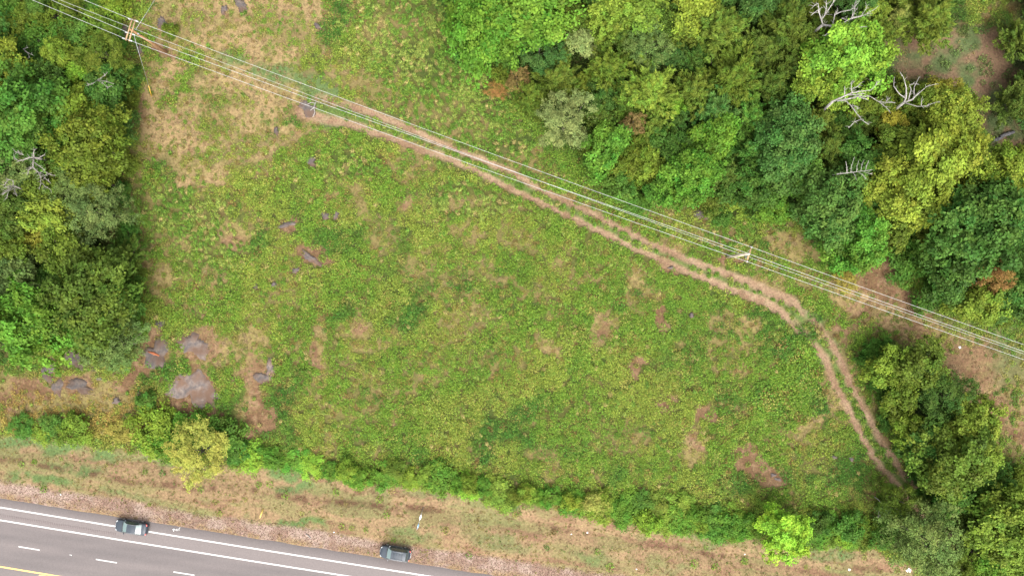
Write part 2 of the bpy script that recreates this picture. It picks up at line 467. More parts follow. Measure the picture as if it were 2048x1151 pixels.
def ground_material():
    m, n, l, p = new_mat('ground_soil_and_sward')
    a = n.new('ShaderNodeAttribute')
    a.attribute_name = 'tint'
    tc = n.new('ShaderNodeTexCoord')
    t1 = n.new('ShaderNodeTexNoise')
    t1.inputs['Scale'].default_value = 3.4
    t1.inputs['Detail'].default_value = 8
    t1.inputs['Roughness'].default_value = 0.75
    l.new(tc.outputs['Object'], t1.inputs['Vector'])
    t2 = n.new('ShaderNodeTexNoise')
    t2.inputs['Scale'].default_value = 5.0
    t2.inputs['Detail'].default_value = 5
    l.new(tc.outputs['Object'], t2.inputs['Vector'])
    mr = n.new('ShaderNodeMapRange')
    mr.inputs['From Min'].default_value = 0.32
    mr.inputs['From Max'].default_value = 0.68
    mr.inputs['To Min'].default_value = 0.52
    mr.inputs['To Max'].default_value = 1.48
    l.new(t1.outputs['Fac'], mr.inputs['Value'])
    hs = n.new('ShaderNodeHueSaturation')
    mh = n.new('ShaderNodeMapRange')
    mh.inputs['From Min'].default_value = 0.3
    mh.inputs['From Max'].default_value = 0.7
    mh.inputs['To Min'].default_value = 0.475
    mh.inputs['To Max'].default_value = 0.525
    l.new(t2.outputs['Fac'], mh.inputs['Value'])
    l.new(mh.outputs[0], hs.inputs['Hue'])
    l.new(mr.outputs[0], hs.inputs['Value'])
    l.new(a.outputs['Color'], hs.inputs['Color'])
    # scattered dark crumbs and pale stones
    v = n.new('ShaderNodeTexVoronoi')
    v.inputs['Scale'].default_value = 3.2
    l.new(tc.outputs['Object'], v.inputs['Vector'])
    cr = n.new('ShaderNodeMapRange')
    cr.inputs['From Min'].default_value = 0.10
    cr.inputs['From Max'].default_value = 0.26
    cr.inputs['To Min'].default_value = 0.62
    cr.inputs['To Max'].default_value = 1.0
    l.new(v.outputs['Distance'], cr.inputs['Value'])
    mx = n.new('ShaderNodeMix')
    mx.data_type = 'RGBA'
    mx.blend_type = 'MULTIPLY'
    mx.inputs['Factor'].default_value = 0.8
    l.new(hs.outputs[0], mx.inputs['A'])
    l.new(cr.outputs[0], mx.inputs['B'])
    l.new(mx.outputs['Result'], p.inputs['Base Color'])
    p.inputs['Roughness'].default_value = 0.95
    p.inputs['Specular IOR Level'].default_value = 0.1
    b = n.new('ShaderNodeBump')
    b.inputs['Strength'].default_value = 0.6
    b.inputs['Distance'].default_value = 0.08
    l.new(t1.outputs['Fac'], b.inputs['Height'])
    l.new(b.outputs[0], p.inputs['Normal'])
    return m


def leaf_material(name, instancer=False, transl=0.25, hue=0.045, vmin=0.30, vmax=1.75):
    m, n, l, p = new_mat(name)
    if instancer:
        c = n.new('ShaderNodeAttribute')
        c.attribute_type = 'INSTANCER'
        c.attribute_name = 'tint'
        csock = c.outputs['Color']
    else:
        c = n.new('ShaderNodeObjectInfo')
        csock = c.outputs['Color']
    v1 = n.new('ShaderNodeAttribute'); v1.attribute_name = 'var'
    v2 = n.new('ShaderNodeAttribute'); v2.attribute_name = 'hue'
    hs = n.new('ShaderNodeHueSaturation')
    a = n.new('ShaderNodeMapRange')
    a.inputs['To Min'].default_value = vmin
    a.inputs['To Max'].default_value = vmax
    l.new(v1.outputs['Fac'], a.inputs['Value'])
    b = n.new('ShaderNodeMapRange')
    b.inputs['To Min'].default_value = 0.5 - hue * 0.4
    b.inputs['To Max'].default_value = 0.5 + hue
    l.new(v2.outputs['Fac'], b.inputs['Value'])
    l.new(a.outputs[0], hs.inputs['Value'])
    l.new(b.outputs[0], hs.inputs['Hue'])
    l.new(csock, hs.inputs['Color'])
    l.new(hs.outputs[0], p.inputs['Base Color'])
    p.inputs['Roughness'].default_value = 0.55
    p.inputs['Specular IOR Level'].default_value = 0.08
    tr = n.new('ShaderNodeBsdfTranslucent')
    l.new(hs.outputs[0], tr.inputs['Color'])
    mx = n.new('ShaderNodeMixShader')
    mx.inputs[0].default_value = transl
    out = n['Material Output']
    l.new(p.outputs[0], mx.inputs[1])
    l.new(tr.outputs[0], mx.inputs[2])
    l.new(mx.outputs[0], out.inputs['Surface'])
    return m


M_GROUND = ground_material()
M_LEAF = leaf_material('foliage')
M_WEED = leaf_material('weed_leaves', instancer=True, transl=0.2, hue=0.035, vmin=0.42, vmax=1.6)
M_STRAWTUFT = leaf_material('dry_grass_blades', instancer=True, transl=0.15, hue=0.03, vmin=0.6, vmax=1.35)
M_BARK = plain('bark', (0.09, 0.07, 0.055), 0.9, noise=0.4, nscale=3, bump=0.5)
M_DEADWOOD = plain('bleached_dead_wood', (0.22, 0.205, 0.185), 0.85, noise=0.3, nscale=5)
M_GREYWOOD = plain('weathered_grey_twigs', (0.20, 0.18, 0.16), 0.9, noise=0.3, nscale=5)


# ------------------------------------------------------------------ ground, verge, shoulder, track
def axis(lo, hi, step, far):
    fine = np.arange(lo, hi + step / 2, step)
    outs = [hi + step * (1.45 ** k) * 1.5 for k in range(1, 40)]
    right = [v for v in outs if v < far] + [far]
    left = [lo - (v - hi) for v in right][::-1]
    return np.concatenate([left, fine, right])


gx, gy = axis(-88, 88, 0.25, 1800), axis(-54, 54, 0.25, 1800)
GX, GY = np.meshgrid(gx, gy)
NX, NY = len(gx), len(gy)
gxf, gyf = GX.ravel(), GY.ravel()
GF = fields(gxf, gyf)
GCOL = ground_colour(gxf, gyf, GF)
GZ = height(gxf, gyf)
ii, jj = np.meshgrid(np.arange(NX - 1), np.arange(NY - 1))
q00 = (jj * NX + ii).ravel()
GQ = np.stack([q00, q00 + 1, q00 + NX + 1, q00 + NX], 1)
fm = lambda k: GF[k][GQ].mean(1)
cls = np.zeros(len(GQ), int)
cls[fm('verge') > 0.5] = 1
cls[fm('gravel') > 0.5] = 2
cls[(fm('rut') > 0.45)] = 3
for k, nm in enumerate(('ground', 'roadside_verge', 'gravel_shoulder', 'dirt_track')):
    q = GQ[cls == k]
    used, inv = np.unique(q, return_inverse=True)
    me = mesh_arrays(nm, np.stack([gxf[used], gyf[used], GZ[used]], 1), inv.reshape(-1, 4), M_GROUND, True)
    at = me.attributes.new('tint', 'FLOAT_COLOR', 'POINT')
    at.data.foreach_set('color', np.concatenate([GCOL[used], np.ones((len(used), 1))], 1).astype(np.float32).ravel())
    set_props(link(nm, me), {'ground': 'weedy green field with dry straw patches and woodland floor', 'roadside_verge': 'dry tan mown grass verge along the road',
                             'gravel_shoulder': 'pinkish gravel shoulder beside the asphalt', 'dirt_track': 'two bare wheel ruts of the curving dirt track'}[nm], kind='structure')

# ------------------------------------------------------------------ road
ROADZ = 0.10


def asphalt():
    m, n, l, p = new_mat('worn_asphalt')
    tc = n.new('ShaderNodeTexCoord')
    t = n.new('ShaderNodeTexNoise'); t.inputs['Scale'].default_value = 6; t.inputs['Detail'].default_value = 10; t.inputs['Roughness'].default_value = 0.8
    t2 = n.new('ShaderNodeTexNoise'); t2.inputs['Scale'].default_value = 0.12; t2.inputs['Detail'].default_value = 4
    l.new(tc.outputs['Object'], t.inputs['Vector'])
    mp = n.new('ShaderNodeMapping'); mp.inputs['Rotation'].default_value = (0, 0, math.radians(9.2)); mp.inputs['Scale'].default_value = (0.35, 3.0, 1)
    l.new(tc.outputs['Object'], mp.inputs['Vector'])
    l.new(mp.outputs[0], t2.inputs['Vector'])
    a = n.new('ShaderNodeMapRange'); a.inputs['From Min'].default_value = 0.3; a.inputs['From Max'].default_value = 0.7; a.inputs['To Min'].default_value = 0.8; a.inputs['To Max'].default_value = 1.2
    l.new(t.outputs['Fac'], a.inputs['Value'])
    r = n.new('ShaderNodeMix'); r.data_type = 'RGBA'
    r.inputs['A'].default_value = (*alb(148, 140, 139, 0.72), 1); r.inputs['B'].default_value = (*alb(179, 167, 164, 0.72), 1)
    b = n.new('ShaderNodeMapRange'); b.inputs['From Min'].default_value = 0.38; b.inputs['From Max'].default_value = 0.62
    l.new(t2.outputs['Fac'], b.inputs['Value'])
    wa = n.new('ShaderNodeAttribute'); wa.attribute_name = 'wear'
    ad = n.new('ShaderNodeMath'); ad.operation = 'MULTIPLY_ADD'; ad.inputs[1].default_value = 0.35
    l.new(b.outputs[0], ad.inputs[0]); l.new(wa.outputs['Fac'], ad.inputs[2])
    l.new(ad.outputs[0], r.inputs['Factor'])
    mx = n.new('ShaderNodeMix'); mx.data_type = 'RGBA'; mx.blend_type = 'MULTIPLY'; mx.inputs['Factor'].default_value = 1
    l.new(r.outputs['Result'], mx.inputs['A']); l.new(a.outputs[0], mx.inputs['B'])
    l.new(mx.outputs['Result'], p.inputs['Base Color'])
    p.inputs['Roughness'].default_value = 0.85
    p.inputs['Specular IOR Level'].default_value = 0.25
    return m


M_ASPHALT = asphalt()
M_WHITE = plain('white_road_paint', (0.42, 0.415, 0.40), 0.6, noise=0.25, nscale=9)
M_YELLOW = plain('yellow_road_paint', (0.62, 0.40, 0.10), 0.6, noise=0.2, nscale=9)
xs_px = np.concatenate([np.arange(-900, 2900, 12), [2900]])
rows = []
for px in xs_px:
    e, w = interp(EDGE, px), interp(W1, px)
    jag = (vnoise(np.array([px * S]), np.array([3.0]), 0.9, 5)[0] - 0.5) * 2.6
    ys = [e + jag, w + 2, w + 24, w + 28, w + 38, w + 48, w + 58, w + 72, w + 84, w + 95, w + 106, w + 118, w + 168, w + 215, w + 262, w + 300]
    rows.append([W(px, y) for y in ys])
nr = len(rows[0])
rv = []
for r in rows:
    e = r[0]
    rv.append((e.x, e.y + 0.12, -0.08))
    for k, p in enumerate(r): rv.append((p.x, p.y, ROADZ if k not in (0,) else ROADZ - 0.015))
    rv.append((r[-1].x, r[-1].y - 0.12, -0.08))
st = nr + 2
rq = [(i * st + k, i * st + k + 1, (i + 1) * st + k + 1, (i + 1) * st + k) for i in range(len(rows) - 1) for k in range(st - 1)]
LANE = [1.0, 1.0, 1.0, 1.05, 0.55, 0.25, 0.42, 0.2, 0.55, 0.25, 0.42, 0.22, 0.6, 0.5, 0.3, 0.6, 0.9, 0.9]
rme = mesh_arrays('road', rv, [f[::-1] for f in rq], M_ASPHALT)
at = rme.attributes.new('wear', 'FLOAT', 'POINT')
at.data.foreach_set('value', np.tile(np.array(LANE, np.float32), len(rows)))
road = link('road', rme)
set_props(road, 'grey asphalt road with white edge lines in the lower left corner', kind='structure')


def strip(name, off, x0, x1, width, mat, step=14):
    n = max(2, int(abs(x1 - x0) / step) + 1)
    vs, qs = [], []
    for i in range(n):
        px = x0 + (x1 - x0) * i / (n - 1)
        a, b = W(px - 2, interp(W1, px - 2) + off), W(px + 2, interp(W1, px + 2) + off)
        d = (b - a).normalized()
        nrm = Vector((-d.y, d.x, 0))
        c = (a + b) / 2
        for s in (1, -1): vs.append((c.x + s * nrm.x * width / 2, c.y + s * nrm.y * width / 2, ROADZ + 0.004))
    for i in range(n - 1): qs.append((2 * i, 2 * i + 1, 2 * i + 3, 2 * i + 2))
    return link(name, mesh_arrays(name, vs, qs, mat), road)


o = strip('edge_line', 0, -900, 2900, 0.19, M_WHITE); o['label'] = 'outer white edge line of the road'
o = strip('edge_line', 25.5, -900, 2900, 0.19, M_WHITE); o['label'] = 'inner white edge line of the road'
for k in range(-4, 8): strip('lane_dash', 72.2, 38 + 154.7 * k, 80 + 154.7 * k, 0.15, M_WHITE)
o = strip('yellow_line', 118.4, -900, 2900, 0.20, M_YELLOW); o['label'] = 'solid yellow line at the bottom left'
for k in range(-2, 6): strip('yellow_dash', 122.8, 79 + 154.7 * k, 121 + 154.7 * k, 0.16, M_YELLOW)
strip('yellow_line', 168, -900, 2900, 0.20, M_YELLOW)
strip('edge_line', 262, -900, 2900, 0.2, M_WHITE)
# rumble strip grooves
M_GROOVE = plain('rumble_groove', alb(136, 120, 118), 0.9)
mb = MB()
for px in np.arange(-60, 232, 3.6):
    fade = 1.0
    c = W(px, interp(W1, px) + 25.5 - 9.5 + (vnoise(np.array([px]), np.array([0.]), 9, 3)[0] - .5) * 2)
    mb.box((c.x, c.y, ROADZ + 0.001), (0.075, 0.46, 0.008), Euler((0, 0, math.radians(-9.2))))
g = mb.build('rumble_strip', M_GROOVE, road)
g['kind'] = 'stuff'
g['label'] = 'faint row of rumble grooves between the two white lines'
# spray paint scribble: an arrow and loose letters
mb = MB()


def stroke(pts, w=0.075):
    P = [W(330 + a / 38.36, 1040 + b / 38.36) for a, b in pts]
    for a, b in zip(P[:-1], P[1:]):
        d = b - a
        mb.box(((a.x + b.x) / 2, (a.y + b.y) / 2, ROADZ + 0.004), (d.length + w * 0.6, w, 0.004), Euler((0, 0, math.atan2(d.y, d.x))))


stroke([(690, 810), (700, 560)], 0.10); stroke([(610, 690), (700, 560), (790, 690)], 0.09)
stroke([(930, 620), (860, 660), (860, 740), (930, 745)]); stroke([(890, 680), (990, 650)])
stroke([(990, 740), (990, 640), (1060, 640), (1040, 735), (960, 740)]); stroke([(1090, 610), (1180, 500)]); stroke([(1130, 740), (1130, 640)], 0.05)
o = mb.build('spray_paint_mark', M_WHITE, road); o['label'] = 'white sprayed arrow and scrawled letters'
mb = MB()
for a, b in ((141, 1108), (143.5, 1108.6)):
    c = W(a, b); mb.box((c.x, c.y, ROADZ + 0.004), (0.12, 0.14, 0.005), Euler((0, 0, 0.4)))
mb.build('paint_spot', M_WHITE, road)


# ------------------------------------------------------------------ foliage
def leaf_quads(pos, nrm, size, aspect, rng, align=None, bend=0.25):
    """rhombus leaves; returns verts, quads"""
    n = len(pos)
    nrm = nrm / (np.linalg.norm(nrm, axis=1, keepdims=True) + 1e-9)
    if align is None:
        r = rng.normal(size=(n, 3))
    else:
        r = align + rng.normal(size=(n, 3)) * 0.28
    u = r - nrm * (r * nrm).sum(1, keepdims=True)
    u /= np.linalg.norm(u, axis=1, keepdims=True) + 1e-9
    v = np.cross(nrm, u)
    L = size[:, None]
    Wd = (size * aspect)[:, None]
    a = pos - u * L * 0.5
    b = pos + v * Wd * 0.5 + u * L * 0.08 + nrm * L * bend * 0.25
    c = pos + u * L * 0.5 - nrm * L * bend * 0.3
    d = pos - v * Wd * 0.5 + u * L * 0.08 + nrm * L * bend * 0.25
    verts = np.stack([a, b, c, d], 1).reshape(-1, 3)
    quads = np.arange(n * 4).reshape(-1, 4)
    return verts, quads


def unit(v): return v / (np.linalg.norm(v, axis=-1, keepdims=True) + 1e-9)


def crown_broad(seed, R, hc, flat=0.75, nb=26, nleaf=9000, lsize=(0.16, 0.34), brad=(0.16, 0.40), spray=0.20, per=26):
    """clumped broadleaf crown: boughs carrying sprays of leaves; returns arrays + bough centres"""
    rng = np.random.default_rng(seed)
    d = unit(rng.normal(size=(nb, 3)) * np.array([1, 1, 0.8]) + np.array([0, 0, 0.45]))
    ang = np.arctan2(d[:, 1], d[:, 0])
    k1, k2, p1, p2 = 2 + seed % 2, 5, rng.random() * 6, rng.random() * 6
    outl = 1 + 0.14 * np.sin(k1 * ang + p1) + 0.10 * np.sin(k2 * ang + p2)
    rr = rng.uniform(0.45, 0.98, nb)
    bc = d * (R * rr * outl)[:, None] * np.array([1, 1, flat])
    br = R * rng.uniform(*brad, nb)
    bt = rng.random(nb)                                     # each bough a little different in tone
    bh = rng.random(nb)
    nsp = max(5, int(nleaf / nb / per))
    pos, nor, var, hue = [], [], [], []
    for i in range(nb):
        sd = unit(rng.normal(size=(nsp, 3)) + d[i] * 0.55 + np.array([0, 0, 0.5]))
        sc = bc[i] + sd * (br[i] * rng.uniform(0.5, 1.38, nsp))[:, None] * np.array([1, 1, 0.8])
        m = int(nleaf / nb / nsp)
        st_ = rng.random(nsp)
        off = rng.normal(size=(nsp, m, 3)) * np.array([spray, spray, spray * 0.55])
        pp = sc[:, None, :] + off
        nn = sd[:, None, :] * 0.55 + rng.normal(size=(nsp, m, 3)) * 0.42 + np.array([0, 0, 0.55])
        pos.append(pp.reshape(-1, 3)); nor.append(nn.reshape(-1, 3))
        var.append(np.clip(0.25 * bt[i] + 0.4 * np.repeat(st_, m) + 0.35 * rng.random(nsp * m), 0, 1))
        hue.append(np.clip(0.5 * bh[i] + 0.35 * np.repeat(rng.random(nsp), m) + 0.15 * rng.random(nsp * m), 0, 1))
    pos = np.concatenate(pos); nor = np.concatenate(nor)
    pos[:, 2] += hc
    size = rng.uniform(*lsize, len(pos))
    v, q = leaf_quads(pos, nor, size, rng.uniform(0.5, 0.8, len(pos)), rng)
    bc = bc.copy(); bc[:, 2] += hc
    return v, q, np.concatenate(var), np.concatenate(hue), bc


def crown_cedar(seed, R, H, nb=64, nleaf=8000, lsize=(0.28, 0.52), aspect=0.24):
    """feathery conical crown of upswept fronds"""
    rng = np.random.default_rng(seed)
    z0 = rng.uniform(0.0, 1.0, nb) ** 0.85
    ang = rng.uniform(0, 2 * math.pi, nb)
    lobes = 1 + 0.18 * np.sin(3 * ang + rng.random() * 6) + 0.12 * np.sin(7 * ang + rng.random() * 6)
    L = R * (1 - z0 ** 1.6) * rng.uniform(0.75, 1.1, nb) * lobes + 0.25 * R
    base = np.stack([0 * ang, 0 * ang, H * (0.15 + 0.72 * z0)], 1)
    dr = unit(np.stack([np.cos(ang), np.sin(ang), 0.35 + 0.8 * z0 + rng.uniform(-0.1, 0.2, nb)], 1))
    tip = base + dr * L[:, None]
    per = int(nleaf / nb)
    t = rng.uniform(0.25, 1.0, (nb, per)) ** 0.7
    side = np.stack([-np.sin(ang), np.cos(ang), 0 * ang], 1)
    wid = L[:, None] * 0.28 * (1.15 - t)
    # sprays along each frond
    nsp = 9
    spt = np.linspace(0.3, 1.0, nsp)
    k = rng.integers(0, nsp, (nb, per))
    t = spt[k] + rng.normal(size=(nb, per)) * 0.035
    sside = rng.uniform(-1, 1, (nb, nsp)) * 0.30 * L[:, None] * (1.25 - spt[None])
    s = np.take_along_axis(sside, k, 1) + rng.normal(size=(nb, per)) * 0.09
    up = rng.normal(size=(nb, per)) * 0.10 + 0.05
    pos = base[:, None, :] + dr[:, None, :] * (L[:, None] * t)[..., None] + side[:, None, :] * s[..., None]
    pos[..., 2] += up
    al = dr[:, None, :] + side[:, None, :] * (np.sign(s) * 0.5)[..., None]
    nor = rng.normal(size=(nb, per, 3)) * 0.45 + np.array([0, 0, 1.0])
    var = np.clip(0.2 * rng.random(nb)[:, None] + 0.3 * np.take_along_axis(rng.random((nb, nsp)), k, 1) + 0.5 * rng.random((nb, per)), 0, 1)
    hue = np.clip(0.65 * rng.random(nb)[:, None] + 0.35 * rng.random((nb, per)), 0, 1)
    pos = pos.reshape(-1, 3)
    size = rng.uniform(*lsize, len(pos))
    v, q = leaf_quads(pos, nor.reshape(-1, 3), size, np.full(len(pos), aspect), rng, align=al.reshape(-1, 3), bend=0.5)
    return v, q, var.ravel(), hue.ravel(), tip[::3]


def trunk_mesh(name, seed, targets, hbase, r0, mat, nlimb=9):
    rng = random.Random(seed)
    mb = MB()
    top = max(t[2] for t in targets)
    pts, rad = [], []
    for k in range(6):
        u = k / 5
        pts.append((math.sin(u * 3 + seed) * r0 * 0.9 * u, math.cos(u * 2.3 + seed) * r0 * 0.9 * u, -0.25 + u * (top * 0.92 + 0.25)))
        rad.append(r0 * (1.25 - 1.05 * u) if k else r0 * 1.5)
    mb.tube(pts, rad, 8)
    for t in rng.sample(list(map(tuple, targets)), min(nlimb, len(targets))):
        z = min(max(hbase, t[2] * rng.uniform(0.35, 0.6)), top * 0.8)
        u = (z + 0.25) / (top * 0.92 + 0.25)
        s = Vector((math.sin(u * 3 + seed) * r0 * 0.9 * u, math.cos(u * 2.3 + seed) * r0 * 0.9 * u, z))
        e = Vector(t)
        m = (s + e) / 2 + Vector((rng.uniform(-.2, .2), rng.uniform(-.2, .2), rng.uniform(-0.1, 0.25)))
        mb.tube([s, m, e], [r0 * 0.42, r0 * 0.26, r0 * 0.08], 5)
    return mesh_arrays(name, mb.v, mb.q, mat, True, tris=mb.t)


PROTO = {}


def proto(kind, i, R, H, arr, r0):
    v, q, var, hue, bc = arr
    cm = mesh_arrays('crown', v, q, M_LEAF, False, {'var': var, 'hue': hue})
    tm = trunk_mesh('trunk', hash((kind, i)) % 97 if False else len(PROTO) * 7 + i, bc, H * 0.22, r0, M_BARK)
    PROTO.setdefault(kind, []).append((R, H, cm, tm))


for i in range(4): proto('broad', i, 4.3, 9.0, crown_broad(10 + i, 4.3, 6.2, 0.72, 38 + 5 * i, 19000, spray=0.25, lsize=(0.22, 0.48), per=24), 0.22)
for i in range(4): proto('mid', i, 2.9, 6.5, crown_broad(30 + i, 2.9, 4.4, 0.75, 25 + 4 * i, 10000, lsize=(0.20, 0.42), spray=0.22, per=22), 0.14)
for i in range(3): proto('fine', i, 3.6, 7.0, crown_broad(50 + i, 3.6, 4.6, 0.80, 46, 15000, lsize=(0.09, 0.22), brad=(0.17, 0.27), spray=0.15, per=18), 0.16)
for i in range(4): proto('cedar', i, 3.2, 7.5, crown_cedar(70 + i, 3.2, 6.6, 84, 13000, lsize=(0.30, 0.62), aspect=0.22), 0.17)
for i in range(5): proto('shrub', i, 1.7, 2.1, crown_broad(90 + i, 1.7, 0.95, 0.62, 13 + i, 3600, lsize=(0.13, 0.27), brad=(0.30, 0.50), spray=0.18, per=20), 0.05)

# colour words -> leaf albedo
LEAFC = {k: (0.74 * alb(*c, 1.42) + 0.26 * alb(112, 130, 54, 1.42)) * np.array([1.05, 1.0, 0.82]) for k, c in {
    'bright green': (108, 156, 56), 'lime green': (156, 196, 68), 'vivid lime': (180, 222, 70), 'deep green': (74, 114, 50), 'mid green': (92, 138, 58),
    'blue-green': (82, 126, 66), 'grey-green': (118, 142, 86), 'pale grey-green': (160, 172, 112), 'olive': (114, 132, 50),
    'dark olive': (94, 116, 48), 'yellow-green': (142, 168, 64), 'golden': (176, 166, 72), 'golden-green': (154, 172, 68),
    'brown': (178, 142, 110), 'rust-brown': (190, 134, 92), 'straw': (186, 164, 92), 'pale yellow': (196, 198, 108)}.items()}
TREES = []                     # (root object, px, py, size word, colour word, noun, where)
KINDNAME = {'broad': ('broadleaf_tree', 'broadleaf tree', 'tree'), 'mid': ('broadleaf_tree', 'broadleaf tree', 'tree'), 'fine': ('feathery_tree', 'fine-leaved tree', 'tree'),
            'cedar': ('cedar_tree', 'feathery cedar', 'tree'), 'shrub': ('shrub', 'leafy shrub', 'shrub')}


def plant(px, py, rpx, kind, colour, hgt=None, label=None, group=None, noun=None, name=None, var=None):
    R = rpx * S
    lst = PROTO[kind]
    i = random.randrange(len(lst)) if var is None else var % len(lst)
    R0, H0, cm, tm = lst[i]
    s = R / R0 * 1.06
    sz = s ** 0.6 if hgt is None else hgt / H0
    zc = H0 * sz * (0.66 if kind != 'shrub' else 0.45)
    p = W(px, py, zc)
    nm, nn, cat = KINDNAME[kind]
    r = link(name or nm, None, loc=(p.x, p.y, hz(p.x, p.y)), rot=(0, 0, random.uniform(0, 6.283)))
    a = random.uniform(0.9, 1.1)
    r.scale = (s * a, s / a, sz)
    c = link('crown', cm, r)
    k = LEAFC[colour] * random.uniform(0.92, 1.08)
    j = np.array([random.uniform(0.94, 1.06), 1.0, random.uniform(0.9, 1.1)])
    c.color = (*(k * j), 1)
    link('trunk' if kind != 'shrub' else 'stems', tm, r)
    r['category'] = cat
    if group: r['group'] = group
    TREES.append([r, px, py, rpx, colour, noun or nn, label, kind])
    return r


